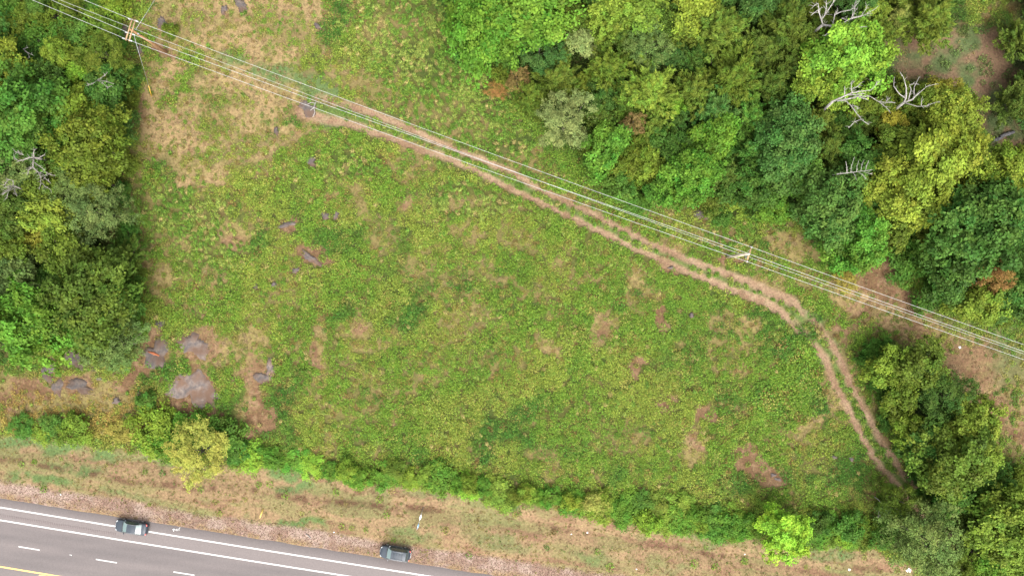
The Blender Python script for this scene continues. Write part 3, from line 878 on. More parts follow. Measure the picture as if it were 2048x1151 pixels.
T = [  # left wood
    (20, 150, 46, 'mid', 'golden-green'), (42, 215, 72, 'broad', 'mid green'), (122, 112, 28, 'mid', 'yellow-green'), (165, 142, 24, 'mid', 'lime green'), (208, 112, 48, 'fine', 'olive'),
    (162, 215, 42, 'mid', 'yellow-green'), (142, 258, 36, 'mid', 'golden-green'), (192, 292, 60, 'broad', 'olive'), (236, 250, 32, 'mid', 'deep green'), (58, 290, 56, 'broad', 'mid green'),
    (150, 372, 46, 'fine', 'grey-green'), (190, 425, 58, 'fine', 'grey-green'), (100, 435, 44, 'mid', 'golden-green'), (80, 478, 24, 'mid', 'golden'), (14, 425, 44, 'broad', 'dark olive'),
    (40, 562, 46, 'mid', 'grey-green'), (140, 512, 48, 'mid', 'olive'), (190, 598, 74, 'broad', 'dark olive'), (205, 640, 26, 'mid', 'yellow-green'), (236, 690, 54, 'fine', 'grey-green'),
    (36, 655, 74, 'broad', 'bright green'), (258, 610, 36, 'mid', 'deep green'), (232, 525, 44, 'cedar', 'dark olive'), (20, 500, 42, 'mid', 'olive'), (90, 610, 40, 'mid', 'deep green'),
    (100, 165, 36, 'mid', 'deep green'), (20, 340, 50, 'broad', 'grey-green'), (215, 185, 40, 'mid', 'deep green'), (90, 375, 40, 'mid', 'olive'), (110, 648, 22, 'shrub', 'deep green'), (150, 640, 24, 'mid', 'golden-green'),
    # wood above the track, left part
    (960, 62, 64, 'broad', 'bright green'), (1052, 34, 72, 'broad', 'bright green'), (1078, 100, 46, 'fine', 'blue-green'), (1165, 86, 30, 'mid', 'pale grey-green'), (1142, 36, 44, 'cedar', 'olive'),
    (1225, 20, 44, 'broad', 'yellow-green'), (1285, 28, 44, 'mid', 'yellow-green'), (1380, 12, 46, 'mid', 'golden-green'), (1442, 58, 56, 'cedar', 'olive'), (1300, 92, 46, 'fine', 'grey-green'),
    (1350, 112, 26, 'fine', 'blue-green'), (1118, 150, 42, 'cedar', 'olive'), (1180, 158, 16, 'shrub', 'golden-green'), (1218, 132, 46, 'cedar', 'olive'), (1300, 182, 56, 'cedar', 'yellow-green'),
    (1470, 152, 58, 'cedar', 'olive'), (1390, 182, 46, 'cedar', 'olive'), (1130, 246, 54, 'fine', 'pale grey-green'), (1062, 190, 32, 'cedar', 'olive'), (1035, 160, 22, 'fine', 'brown'),
    (1346, 216, 22, 'mid', 'lime green'), (1306, 252, 38, 'cedar', 'olive'), (1212, 300, 44, 'mid', 'bright green'), (1250, 330, 34, 'mid', 'olive'), (1292, 330, 32, 'mid', 'yellow-green'),
    (1425, 280, 46, 'mid', 'bright green'), (1374, 352, 52, 'broad', 'bright green'), (1430, 218, 48, 'cedar', 'blue-green'), (1452, 352, 42, 'cedar', 'dark olive'), (1510, 300, 40, 'cedar', 'mid green'),
    (1240, 375, 32, 'mid', 'mid green'), (1320, 382, 34, 'mid', 'mid green'), (1200, 232, 34, 'cedar', 'dark olive'), (1250, 195, 38, 'cedar', 'dark olive'), (1370, 60, 40, 'cedar', 'olive'), (1250, 80, 36, 'cedar', 'dark olive'),
    (1345, 295, 36, 'mid', 'deep green'), (1200, 205, 30, 'mid', 'deep green'), (1525, 90, 40, 'cedar', 'dark olive'), (1540, 170, 44, 'cedar', 'dark olive'), (1500, 230, 44, 'cedar', 'mid green'), (1500, 380, 42, 'mid', 'deep green'),
    # right part
    (1578, 50, 62, 'cedar', 'dark olive'), (1690, 120, 66, 'broad', 'lime green'), (1640, 165, 44, 'broad', 'yellow-green'), (1800, 36, 24, 'fine', 'pale yellow'), (1760, 60, 36, 'cedar', 'olive'), (1866, 34, 52, 'cedar', 'olive'),
    (2044, 70, 36, 'cedar', 'dark olive'), (1904, 232, 46, 'broad', 'golden-green'), (1868, 330, 72, 'broad', 'golden-green'), (1800, 385, 60, 'broad', 'golden-green'), (1780, 242, 28, 'mid', 'golden'), (1885, 190, 30, 'mid', 'golden'),
    (1575, 285, 60, 'broad', 'blue-green'), (1660, 292, 42, 'cedar', 'dark olive'), (2000, 346, 50, 'broad', 'yellow-green'), (2036, 205, 34, 'cedar', 'dark olive'), (1655, 415, 58, 'broad', 'blue-green'), (1715, 480, 50, 'broad', 'bright green'),
    (1545, 420, 32, 'mid', 'bright green'), (1785, 465, 36, 'mid', 'olive'), (1958, 462, 80, 'broad', 'deep green'), (1822, 515, 34, 'shrub', 'mid green'), (1895, 555, 42, 'mid', 'deep green'), (1960, 608, 44, 'mid', 'yellow-green'),
    (1730, 330, 44, 'mid', 'deep green'), (1640, 240, 36, 'cedar', 'olive'), (1595, 130, 40, 'cedar', 'dark olive'), (2030, 420, 44, 'broad', 'olive'), (2030, 590, 44, 'mid', 'deep green'), (1600, 360, 40, 'mid', 'mid green'),
    (1735, 395, 34, 'mid', 'deep green'), (1745, 20, 26, 'mid', 'golden-green'), (1800, 300, 44, 'mid', 'olive'), (1560, 350, 40, 'mid', 'blue-green'),
    # lower right wood
    (1772, 735, 34, 'mid', 'yellow-green'), (1840, 738, 46, 'mid', 'olive'), (1888, 795, 54, 'fine', 'deep green'), (1936, 850, 48, 'broad', 'golden-green'), (1950, 906, 36, 'mid', 'yellow-green'), (1900, 915, 62, 'broad', 'olive'),
    (1808, 858, 30, 'mid', 'yellow-green'), (1845, 880, 42, 'mid', 'deep green'), (1905, 990, 38, 'mid', 'mid green'), (1950, 975, 22, 'mid', 'golden'), (1855, 1078, 72, 'fine', 'grey-green'), (1795, 1000, 36, 'fine', 'olive'), (2012, 1045, 62, 'broad', 'yellow-green'),
    (1975, 1120, 34, 'mid', 'bright green'), (1955, 1062, 44, 'cedar', 'dark olive'), (2035, 1120, 40, 'mid', 'yellow-green'), (1800, 790, 36, 'mid', 'olive'), (1760, 700, 24, 'shrub', 'mid green'), (1990, 980, 34, 'mid', 'deep green'), (1920, 1140, 34, 'fine', 'olive'),
    # field margin and verge
    (1566, 1066, 43, 'broad', 'vivid lime', 6.0), (400, 905, 58, 'fine', 'pale yellow', 4.6), (150, 862, 28, 'shrub', 'yellow-green', 2.2), (302, 858, 38, 'shrub', 'yellow-green', 2.4), (330, 885, 28, 'shrub', 'bright green', 2.2), (446, 872, 36, 'shrub', 'mid green', 2.2), (292, 800, 18, 'shrub', 'mid green'),
    (100, 852, 24, 'shrub', 'mid green', 1.4), (45, 850, 20, 'shrub', 'mid green', 1.2), (88, 864, 18, 'shrub', 'yellow-green', 1.2), (380, 850, 30, 'shrub', 'bright green', 1.6), (250, 858, 22, 'shrub', 'straw', 1.2), (470, 900, 24, 'shrub', 'mid green', 1.6),
]
for t in T: plant(*t)
# small distinctive bushes
plant(1690, 565, 22, 'fine', 'straw', 1.8, noun='dry bush', name='dry_bush')
plant(992, 180, 19, 'fine', 'rust-brown', 1.6, noun='withered bush', name='dry_bush')
plant(1264, 250, 24, 'fine', 'brown', 6.5, noun='withered tree', name='withered_tree')
plant(1987, 550, 33, 'fine', 'rust-brown', 8.5, noun='dead-leaved tree', name='withered_tree')
# hedge along the foot of the field
HEDGE = [(505, 905, 22), (1745, 1062, 34)]
hx = 512
hedge_c = ['yellow-green', 'bright green', 'bright green', 'yellow-green', 'lime green', 'olive', 'bright green']
while hx < 1760:
    top = float(interp([(500, 902), (600, 922), (700, 938), (800, 942), (900, 956), (1000, 978), (1100, 984), (1200, 994), (1300, 1000), (1400, 1018), (1500, 1036), (1650, 1036), (1760, 1045)], hx))
    bot = float(interp(VERGE_TOP, hx)) - 6
    rr = random.uniform(15, 25)
    ny = max(1, round((bot - top) / 27))
    for k in range(ny):
        if abs(hx - 1566) < 48: continue
        y = top + (bot - top) * (k + 0.5) / ny + random.uniform(-5, 5)
        low = k == ny - 1
        plant(hx + random.uniform(-9, 9), y, rr * random.uniform(0.85, 1.25), 'shrub', random.choice(hedge_c if low else ['mid green', 'bright green', 'bright green', 'olive', 'yellow-green']), random.uniform(0.7, 1.6), group='hedge shrubs at the foot of the field')
    hx += rr * random.uniform(1.25, 1.75)
for x, y, r, c in ((1055, 984, 17, 'golden-green'), (1143, 1000, 17, 'golden-green'), (1186, 1008, 20, 'pale yellow'), (700, 944, 20, 'yellow-green'), (938, 968, 16, 'yellow-green'), (1292, 1040, 22, 'lime green'), (1470, 1050, 24, 'bright green')):
    plant(x, y, r, 'shrub', c, 1.9, group='hedge shrubs at the foot of the field')
# bramble and scrub patches at the edges
for x, y, r, c in ((1758, 760, 18, 'mid green'), (1778, 800, 18, 'deep green'), (1776, 836, 18, 'mid green'), (1812, 905, 20, 'mid green'), (1838, 940, 22, 'deep green'), (1770, 1030, 26, 'deep green'), (1700, 1050, 26, 'mid green'), (1640, 1045, 22, 'deep green'),
                   (1850, 600, 26, 'mid green'), (1900, 605, 24, 'yellow-green'), (2010, 630, 26, 'olive'), (1800, 540, 24, 'mid green'), (1690, 520, 24, 'bright green'), (1590, 400, 24, 'deep green'), (1640, 470, 26, 'mid green'),
                   (1190, 330, 22, 'mid green'), (1170, 290, 22, 'olive'), (1010, 150, 22, 'olive'), (1080, 215, 22, 'olive'), (1280, 400, 24, 'mid green'), (1420, 400, 26, 'olive'), (1470, 410, 24, 'golden-green'), (1440, 430, 18, 'mid green'), (250, 330, 20, 'olive'), (240, 385, 20, 'mid green'),
                   (255, 470, 22, 'mid green'), (268, 545, 22, 'olive'), (272, 660, 20, 'bright green'), (930, 20, 26, 'mid green'), (935, 110, 24, 'mid green'), (262, 150, 20, 'mid green'), (258, 205, 20, 'olive'), (45, 40, 34, 'olive'), (110, 30, 36, 'olive'), (20, 80, 34, 'golden-green'),
                   (80, 85, 34, 'mid green'), (170, 70, 36, 'mid green'), (200, 50, 30, 'yellow-green'), (145, 100, 30, 'olive'), (60, 120, 30, 'deep green'), (225, 85, 24, 'mid green'), (15, 20, 30, 'mid green'), (230, 20, 26, 'yellow-green'), (190, 20, 24, 'mid green'), (150, 60, 24, 'dark olive'),
                   (340, 60, 14, 'olive'), (2000, 960, 30, 'mid green'), (2030, 950, 26, 'olive'), (1740, 720, 20, 'mid green'), (1760, 1070, 22, 'mid green')):
    plant(x, y, r, 'shrub', c, None)
# fill the woods where no tree was picked out yet
rf = np.random.default_rng(5)
placed = [(t[1], t[2], t[3]) for t in TREES] + [(150, 712, 52), (98, 740, 40), (205, 745, 30)]
cand = np.stack([rf.uniform(-120, 2170, 26000), rf.uniform(-110, 1260, 26000)], 1)
ins = np.zeros(len(cand), bool)
for P in (WOOD_L, WOOD_R, WOOD_B, WOOD_E): ins |= poly_sd(cand[:, 0], cand[:, 1], P) < -14
ins &= poly_sd(cand[:, 0], cand[:, 1], CLEAR_R) > 18
for (x, y) in cand[ins]:
    r = rf.uniform(22, 40)
    if all((x - a) ** 2 + (y - b) ** 2 > (0.66 * (r + c)) ** 2 for a, b, c in placed):
        kd = rf.choice(['cedar', 'mid', 'mid', 'cedar', 'fine'])
        plant(float(x), float(y), float(r), str(kd), str(rf.choice(['olive', 'dark olive', 'deep green', 'mid green', 'deep green', 'olive', 'blue-green'])), float(rf.uniform(4.5, 7.0)))
        placed.append((x, y, r))


# ------------------------------------------------------------------ dead trees, traced limb by limb
def dead_tree(limbs, root, base, z0, z1, r0, label, mat, seed, name='dead_tree', twigs=3, tl=0.8):
    rng = random.Random(seed)
    b = W(*base, 0)
    b.z = hz(b.x, b.y)
    o = link(name, None, loc=b)
    mt, ml = MB(), MB()
    rp = W(*root, z0)
    mt.tube([Vector((0, 0, -0.3)), (rp - b) * 0.5 + Vector((0.1, 0.08, 0)), rp - b], [r0 * 1.5, r0 * 1.15, r0], 8)
    allmax = max(math.dist(p, root) for l in limbs for p in l) + 1e-6
    for li, l in enumerate(limbs):
        pts, rad = [], []
        wob = rng.uniform(-0.6, 0.8)
        for k, p in enumerate(l):
            u = math.dist(p, root) / allmax
            z = z0 + (z1 - z0) * u ** 0.8 + wob * u
            pts.append(W(p[0], p[1], z) - b)
            rad.append(max(0.030, r0 * (1 - u) ** 1.1 * (0.95 if k == 0 else 0.85) * (0.9 if li < 2 else 0.6)))
        if math.dist(l[0], root) < 6: pts[0] = rp - b
        ml.tube(pts, rad, 6)
        for a, c in zip(pts[:-1], pts[1:]):
            for _ in range(twigs + 2):
                t = rng.random()
                s = a.lerp(c, t)
                d = (c - a).normalized()
                v = Vector((rng.uniform(-1, 1), rng.uniform(-1, 1), rng.uniform(-0.1, 0.9))) + d * 0.8
                v.normalize()
                ln = rng.uniform(0.3, 1.0) * tl
                m = s + v * ln * 0.55
                e = m + (v + Vector((rng.uniform(-.5, .5), rng.uniform(-.5, .5), rng.uniform(-.2, .4)))) * ln * 0.45
                ml.tube([s, m, e], [0.030, 0.022, 0.012], 4, False)
    mt.build('trunk', mat, o, True)
    ml.build('branches', mat, o, True)
    set_props(o, label, 'dead tree', 'dead trees and bare twigs')
    return o


c6 = lambda pts: [(1600 + a / 4.427, 100 + b / 4.427) for a, b in pts]
c4 = lambda pts: [(1536 + a / 3.0, b / 3.0) for a, b in pts]
c7 = lambda pts: [(a / 8.86, 270 + b / 8.86) for a, b in pts]
dead_tree([c6(l) for l in ([(290, 455), (400, 405), (460, 380), (540, 365), (630, 355), (665, 315), (690, 285)], [(330, 450), (440, 430), (520, 410), (620, 410), (690, 455), (760, 465), (845, 465)], [(460, 380), (455, 340), (455, 280)], [(455, 345), (500, 330), (540, 290)], [(395, 405), (395, 320)],
    [(690, 455), (740, 490), (795, 540)], [(760, 465), (780, 420)], [(330, 450), (400, 445), (450, 490), (500, 560), (550, 620), (605, 660)], [(540, 610), (480, 640), (430, 690)], [(450, 490), (505, 500), (510, 525)], [(430, 400), (500, 395), (570, 385)], [(500, 405), (560, 430), (600, 440)])],
    c6([(290, 455)])[0], (1630, 236), 9.4, 11.2, 0.17, 'bleached dead tree with bare branches reaching right, beside the lime green tree', M_DEADWOOD, 3, tl=0.7)
dead_tree([c6(l) for l in ([(920, 465), (1000, 435), (1030, 400), (1080, 360), (1120, 325), (1210, 300)], [(920, 465), (940, 420), (940, 330), (915, 240), (885, 195)], [(1010, 420), (1010, 330), (1055, 240)], [(960, 440), (970, 400), (985, 350), (970, 310), (1010, 295)], [(940, 430), (880, 390), (850, 350), (830, 320), (835, 240)], [(920, 465), (1040, 500), (1120, 495), (1180, 470), (1235, 455)], [(1075, 490), (1075, 435)])],
    c6([(920, 465)])[0], (1770, 235), 8.0, 10.4, 0.17, 'bare forked dead tree at the foot of the woodland clearing', M_DEADWOOD, 5, twigs=1, tl=0.6)
dead_tree([c4(l) for l in ([(330, 150), (370, 155), (430, 150), (490, 170), (590, 160)], [(430, 150), (500, 110), (580, 90), (650, 50)], [(390, 145), (400, 90), (440, 70), (500, 60), (540, 20)], [(330, 150), (320, 120), (345, 85), (375, 40), (400, 0), (410, -40)], [(345, 85), (350, 40), (350, 0), (340, -30)], [(320, 120), (300, 60), (260, 90)], [(310, 90), (300, 20), (270, 40)], [(440, 110), (470, 120), (560, 100), (600, 30)], [(370, 155), (390, 175), (340, 215)], [(500, 110), (520, 60), (530, 0)])],
    c4([(330, 150)])[0], (1590, 95), 8.0, 10.4, 0.19, 'bleached dead tree with spreading white branches at the top edge', M_DEADWOOD, 7, tl=0.9)
dead_tree([c6(l) for l in ([(340, 1095), (420, 1088), (520, 1075), (640, 1060)], [(415, 1088), (415, 1040), (405, 985)], [(450, 1085), (455, 1030), (475, 970)], [(500, 1080), (505, 1030), (520, 975)], [(540, 1075), (545, 1030), (565, 975)], [(580, 1070), (590, 1020), (610, 975)], [(470, 1085), (490, 1120), (500, 1150)], [(520, 1080), (560, 1110), (580, 1140)], [(560, 1075), (600, 1090), (640, 1100)])],
    c6([(340, 1095)])[0], (1635, 360), 8.6, 9.8, 0.10, 'small dead tree with rib-like pale twigs above the blue-green trees', M_DEADWOOD, 9, twigs=1, tl=0.4)
dead_tree([c7(l) for l in ([(600, 400), (590, 480), (585, 570), (660, 640), (710, 680), (725, 760), (715, 900), (690, 940)], [(600, 400), (520, 400), (440, 430), (330, 460), (250, 390)], [(710, 660), (790, 720), (850, 690), (980, 720)], [(770, 740), (900, 850)], [(740, 840), (800, 910), (890, 960)], [(600, 480), (700, 550), (790, 620)], [(585, 570), (510, 620), (490, 690)], [(600, 400), (700, 400), (800, 340)], [(420, 350), (340, 320), (260, 290)], [(600, 400), (590, 330), (610, 260)])],
    c7([(600, 400)])[0], (118, 327), 9.4, 11.0, 0.12, 'grey leafless crown with drooping branches in the left wood', M_GREYWOOD, 11, twigs=3, tl=0.7)
dead_tree([c7(l) for l in ([(240, 900), (180, 960), (110, 1000), (50, 1060)], [(240, 900), (150, 1000), (120, 1120)], [(240, 900), (270, 1000), (300, 1080)], [(240, 900), (160, 900), (70, 930)], [(240, 900), (230, 800), (150, 790), (70, 890)])],
    c7([(240, 900)])[0], (70, 390), 9.4, 11.0, 0.10, 'grey tangle of dead branches at the left edge', M_GREYWOOD, 13, twigs=3, tl=0.7)
dead_tree([[(195, 160), (205, 166), (215, 175), (222, 172)], [(195, 160), (210, 162), (228, 168)], [(198, 160), (208, 152), (214, 146)], [(195, 160), (185, 168), (176, 170)]], (195, 160), (228, 184), 7.5, 9, 0.05, 'thin bare twigs among the olive trees left of the guyed pole', M_GREYWOOD, 15, 'bare_twigs', 3, 0.6)
dead_tree([[(46, 98), (55, 106), (66, 110)], [(50, 102), (56, 95)], [(55, 106), (60, 116)]], (46, 98), (70, 120), 4, 5, 0.05, 'small bleached twig cluster in the brush near the top left corner', M_DEADWOOD, 17, 'bare_twigs', 3, 0.5)
dead_tree([[(1765, 1008), (1770, 1018), (1780, 1024)], [(1765, 1008), (1758, 1022), (1756, 1034)], [(1765, 1008), (1800, 1020), (1830, 1032)], [(1800, 1020), (1806, 1034)], [(1765, 1008), (1775, 1002)]], (1765, 1008), (1745, 990), 2.6, 3.6, 0.05, 'pale dead twigs poking through the olive bush at the track end', M_DEADWOOD, 19, 'bare_twigs', 4, 0.6)
dead_tree([[(1195, 332), (1205, 336), (1215, 330)], [(1195, 332), (1206, 326)]], (1195, 332), (1180, 345), 2.0, 2.6, 0.04, 'little bare stick at the wood edge below the pale round tree', M_DEADWOOD, 21, 'bare_twigs', 2, 0.4)
dead_tree([[(1935, 552), (1950, 560), (1962, 570)], [(1940, 545), (1948, 556)]], (1935, 552), (1910, 552), 5.0, 6.0, 0.05, 'thin pale bare branch beside the rust-brown dead tree', M_DEADWOOD, 23, 'bare_twigs', 3, 0.5)

# fallen logs in the clearing
M_LOG = plain('grey_log_bark', (0.075, 0.072, 0.075), 0.9, noise=0.35, nscale=4, bump=0.6)
for k, (a, b, r, lb) in enumerate((((1977, 285), (2003, 275), 0.24, 'dark grey fallen log in the clearing, the lower left one of two'), ((1999, 274), (2026, 264), 0.27, 'dark grey fallen log in the clearing, the upper right one of two'))):
    A, B = W(*a), W(*b)
    A.z, B.z = hz(A.x, A.y) + r * 0.9, hz(B.x, B.y) + r * 0.9
    mb = MB()
    mb.tube([A, A.lerp(B, 0.35) + Vector((0, 0.06, 0.02)), A.lerp(B, 0.7) + Vector((0, -0.05, 0)), B], [r, r * 1.08, r * 0.95, r * 0.85], 10)
    mb.tube([A.lerp(B, 0.5), A.lerp(B, 0.55) + Vector((0.1, 0.35, 0.25))], [0.08, 0.05], 6)
    set_props(mb.build('fallen_log', M_LOG, None, True), lb, 'log', 'fallen logs')

# ------------------------------------------------------------------ labels for trees and shrubs
LAND = [(1130, 246, 'the pale round tree'), (1690, 40, 'the top-edge dead tree'), (1720, 200, 'the right-reaching dead tree'), (1830, 180, 'the forked dead tree'), (1987, 550, 'the rust-brown dead tree'), (262, 62, 'the guyed power pole'),
        (1497, 506, 'the plain power pole'), (1640, 680, 'the bend of the track'), (1566, 1066, 'the lone lime tree'), (400, 905, 'the pale yellow tree'), (262, 1054, 'the black sedan'), (385, 775, 'the biggest pale rock'), (2002, 275, 'the fallen logs'), (75, 335, 'the grey leafless crown'),
        (2, 2, 'the top left corner'), (2046, 1149, 'the bottom right corner'), (2046, 2, 'the top right corner'), (1840, 990, 'the lower track end'), (36, 655, 'the big left-edge tree'), (1264, 250, 'the withered brown tree'), (1710, 340, 'the rib-like dead tree'), (992, 180, 'the withered bush'),
        (790, 1105, 'the black SUV'), (838, 1035, 'the toppled sign'), (1690, 565, 'the dry bush'), (1525, 930, 'the bare soil patch'), (1942, 850, 'the lower golden-green tree'), (1868, 330, 'the big golden-green tree'), (1052, 34, 'the top bright green tree'), (1430, 425, 'the wood-edge rock')]
LAND.append((1190, 1010, 'the pale yellow hedge shrub'))


def relation(dx, dy):
    a = math.degrees(math.atan2(-dy, dx)) % 360
    return ['right of', 'upper right of', 'above', 'upper left of', 'left of', 'lower left of', 'below', 'lower right of'][int(((a + 22.5) % 360) // 45)]


for t in TREES:
    if 'group' not in t[0]:
        px, py, sh = t[1], t[2], t[7] == 'shrub'
        w = 'left wood' if px < 320 and py < 760 else ('lower right wood' if px > 1690 and py > 660 else ('field margin' if py > 760 else 'wood above the track'))
        t[0]['group'] = f"{'shrubs' if sh else 'trees'} of the {w}"
raw = {}
for t in TREES:
    r, px, py, rp, colour, noun, lab, kind = t
    big = 'large' if rp * S > 4.0 else ('small' if rp * S < 2.2 and kind != 'shrub' else ('low' if kind == 'shrub' else 'medium'))
    lx = min((l for l in LAND if math.hypot(l[0] - px, l[1] - py) > 4), key=lambda l: math.hypot(l[0] - px, l[1] - py))
    raw.setdefault(f"{big} {colour} {noun} {relation(px - lx[0], py - lx[1])} {lx[2]}", []).append(t)
ORD = ['', 'second', 'third', 'fourth', 'fifth', 'sixth', 'seventh', 'eighth']
for lb, ts in raw.items():
    if len(ts) == 1:
        ts[0][0]['label'] = lb
    else:
        ts.sort(key=lambda t: t[1])
        for k, t in enumerate(ts):
            pos = 'leftmost' if k == 0 else ('rightmost' if k == len(ts) - 1 else ORD[k] + ' from left')
            t[0]['label'] = f"{lb}, {pos}"

# ------------------------------------------------------------------ rock outcrops
def rock_material():
    m, n, l, p = new_mat('limestone')
    tc = n.new('ShaderNodeTexCoord')
    t = n.new('ShaderNodeTexNoise'); t.inputs['Scale'].default_value = 1.4; t.inputs['Detail'].default_value = 9; t.inputs['Roughness'].default_value = 0.7
    t2 = n.new('ShaderNodeTexNoise'); t2.inputs['Scale'].default_value = 0.55; t2.inputs['Detail'].default_value = 5
    oi = n.new('ShaderNodeObjectInfo')
    l.new(tc.outputs['Object'], t.inputs['Vector']); l.new(tc.outputs['Object'], t2.inputs['Vector'])
    cr = n.new('ShaderNodeValToRGB')
    e = cr.color_ramp.elements
    e[0].position = 0.34; e[0].color = (*alb(104, 100, 102), 1)
    e[1].position = 0.66; e[1].color = (*alb(178, 162, 150), 1)
    k = e.new(0.5); k.color = (*alb(144, 132, 127), 1)
    l.new(t.outputs['Fac'], cr.inputs['Fac'])
    mr = n.new('ShaderNodeMapRange'); mr.inputs['From Min'].default_value = 0.42; mr.inputs['From Max'].default_value = 0.62
    l.new(t2.outputs['Fac'], mr.inputs['Value'])
    mx = n.new('ShaderNodeMix'); mx.data_type = 'RGBA'
    l.new(mr.outputs[0], mx.inputs['Factor']); l.new(cr.outputs['Color'], mx.inputs['A'])
    mx.inputs['B'].default_value = (*alb(140, 110, 90), 1)
    ml = n.new('ShaderNodeMix'); ml.data_type = 'RGBA'; ml.blend_type = 'MULTIPLY'; ml.inputs['Factor'].default_value = 1
    l.new(mx.outputs['Result'], ml.inputs['A']); l.new(oi.outputs['Color'], ml.inputs['B'])
    l.new(ml.outputs['Result'], p.inputs['Base Color'])
    p.inputs['Roughness'].default_value = 0.9
    b = n.new('ShaderNodeBump'); b.inputs['Strength'].default_value = 0.8; b.inputs['Distance'].default_value = 0.06
    l.new(t.outputs['Fac'], b.inputs['Height']); l.new(b.outputs[0], p.inputs['Normal'])
    return m


M_ROCK = rock_material()


def rock(px, py, rx, ry, ang, label, tone=1.0, h=0.30, seed=0, name='rock_outcrop'):
    c = W(px, py)
    z = hz(c.x, c.y)
    na, nr_ = 44, 12
    rng = np.random.default_rng(seed + int(px))
    ca, sa = math.cos(-math.radians(ang)), math.sin(-math.radians(ang))
    th = np.linspace(0, 2 * np.pi, na, endpoint=False)
    prof = 1 + 0.20 * np.sin(2 * th + rng.random() * 6) + 0.16 * np.sin(3 * th + rng.random() * 6) + 0.10 * np.sin(5 * th + rng.random() * 6) + rng.normal(size=na) * 0.10
    vs = [(0.0, 0.0)]
    for k in range(1, nr_ + 1):
        u = k / nr_
        for a, pf in zip(th, prof):
            x, y = math.cos(a) * rx * S * pf * u, math.sin(a) * ry * S * pf * u
            vs.append((x * ca - y * sa, x * sa + y * ca))
    vs = np.array(vs)
    u = np.concatenate([[0], np.repeat(np.arange(1, nr_ + 1) / nr_, na)])
    gz = height(vs[:, 0] + c.x, vs[:, 1] + c.y) - z
    top = h * (1 - u ** 4) * (0.45 + 1.1 * fbm(vs[:, 0] + c.x, vs[:, 1] + c.y, 1.1, 91, 4)) + (np.floor(fbm(vs[:, 0] + c.x, vs[:, 1] + c.y, 2.0, 93, 2) * 7) / 7 - 0.5) * h * 0.8 * (1 - u ** 6) - 0.07 * u ** 10
    v3 = np.column_stack([vs, gz + top])
    q = [(1 + (k - 1) * na + a, 1 + k * na + a, 1 + k * na + (a + 1) % na, 1 + (k - 1) * na + (a + 1) % na) for k in range(1, nr_) for a in range(na)]
    t = [(0, 1 + a, 1 + (a + 1) % na) for a in range(na)]
    o = link(name, mesh_arrays(name, v3, q, M_ROCK, False, tris=t), loc=(c.x, c.y, z))
    o.color = (tone * 0.80, tone * 0.77, tone * 0.74, 1)
    set_props(o, label, 'rock', 'rock outcrops in the field')
    return o


rock(385, 776, 50, 38, 15, 'biggest pale flat rock slab, above the yellow tree', 1.2, 0.26)
rock(386, 690, 30, 26, 30, 'pale flat rock above the biggest slab', 1.0)
rock(314, 706, 25, 32, 15, 'dark grey rock with an orange stain beside the left wood', 0.72)
rock(152, 718, 36, 20, 30, 'dark grey wedge of rock below the left wood', 0.62)
rock(98, 742, 16, 22, 0, 'small grey rock below the big bright green tree on the left', 0.8)
rock(541, 738, 11, 19, 0, 'upright pale rock at the edge of the brown patch', 1.15)
rock(526, 756, 18, 14, 0, 'flat brownish rock just left of the upright pale rock', 0.85)
rock(234, 801, 9, 7, 0, 'little grey rock in the dry brush near the left road', 0.95)
rock(278, 788, 8, 6, 0, 'little grey rock beside the round green shrub', 0.85)
rock(160, 772, 26, 14, 10, 'brown weathered rock in the dry brush', 0.72)
rock(116, 775, 10, 22, 0, 'narrow pinkish rock in the dry brush', 0.9)
rock(202, 757, 10, 5, 0, 'pale flat stone below the grey-green shrub tree', 1.2)
rock(320, 648, 12, 8, 30, 'small dark rock at the left wood edge', 0.65)
rock(482, 12, 12, 17, -20, 'dark grey rock at the top edge of the clearing', 0.8)
rock(448, 20, 7, 10, 0, 'small grey rock left of the one at the top edge', 0.95)
rock(324, 46, 9, 14, -25, 'grey boulder above right of the guyed pole', 0.85)
rock(228, 4, 9, 8, 0, 'pale rock in the brush at the top edge left of the pole', 1.1)
rock(242, 66, 15, 20, 0, 'flat grey rock beneath the crossarms of the guyed pole', 0.85)
rock(281, 102, 7, 16, -10, 'narrow grey rock below the guyed pole', 0.8)
rock(616, 218, 18, 15, 30, 'grey rock under the lowest wire in the dry clearing', 0.85, 0.22)
rock(553, 263, 6, 8, 0, 'tiny dark rock in the dry clearing', 0.7)
rock(624, 324, 9, 14, -40, 'grey rock in the green patch below the clearing', 0.82)
rock(652, 432, 11, 8, 10, 'left one of a pair of grey rocks in the upper field', 0.85)
rock(673, 431, 6, 9, 0, 'right one of a pair of grey rocks in the upper field', 0.85)
rock(575, 449, 18, 6, -8, 'long low brownish rock in the upper left field', 0.9)
rock(622, 516, 23, 8, 38, 'slanting rock ledge in the left field', 0.9, 0.25)
rock(592, 541, 8, 7, 0, 'small grey rock below the slanting ledge', 0.9)
rock(547, 570, 7, 6, 0, 'tiny grey rock at the left of the field', 0.85)
rock(511, 573, 6, 6, 0, 'tiny brown rock left of the tiny grey rock', 0.75)
rock(636, 53, 8, 7, 20, 'small grey rock near the top of the clearing edge', 0.8)
rock(1402, 430, 17, 9, 10, 'dark rock at the wood edge above the plain power pole', 0.8)
rock(1383, 631, 6, 6, 0, 'small grey rock right of the brown soil patch in the field', 0.9)
rock(1546, 949, 5, 5, 0, 'pale square stone on the bare soil patch', 1.25, 0.2)
rock(1556, 958, 7, 4, 20, 'broken pale stone on the bare soil patch', 1.25, 0.14)
rock(1342, 535, 6, 3, 0, 'pale stone lying on the lower wheel rut', 1.3)
rock(1668, 913, 8, 4, 0, 'left one of two small grey rocks left of the rut', 0.95)
rock(1702, 917, 6, 5, 0, 'right one of two small grey rocks left of the rut', 0.9)
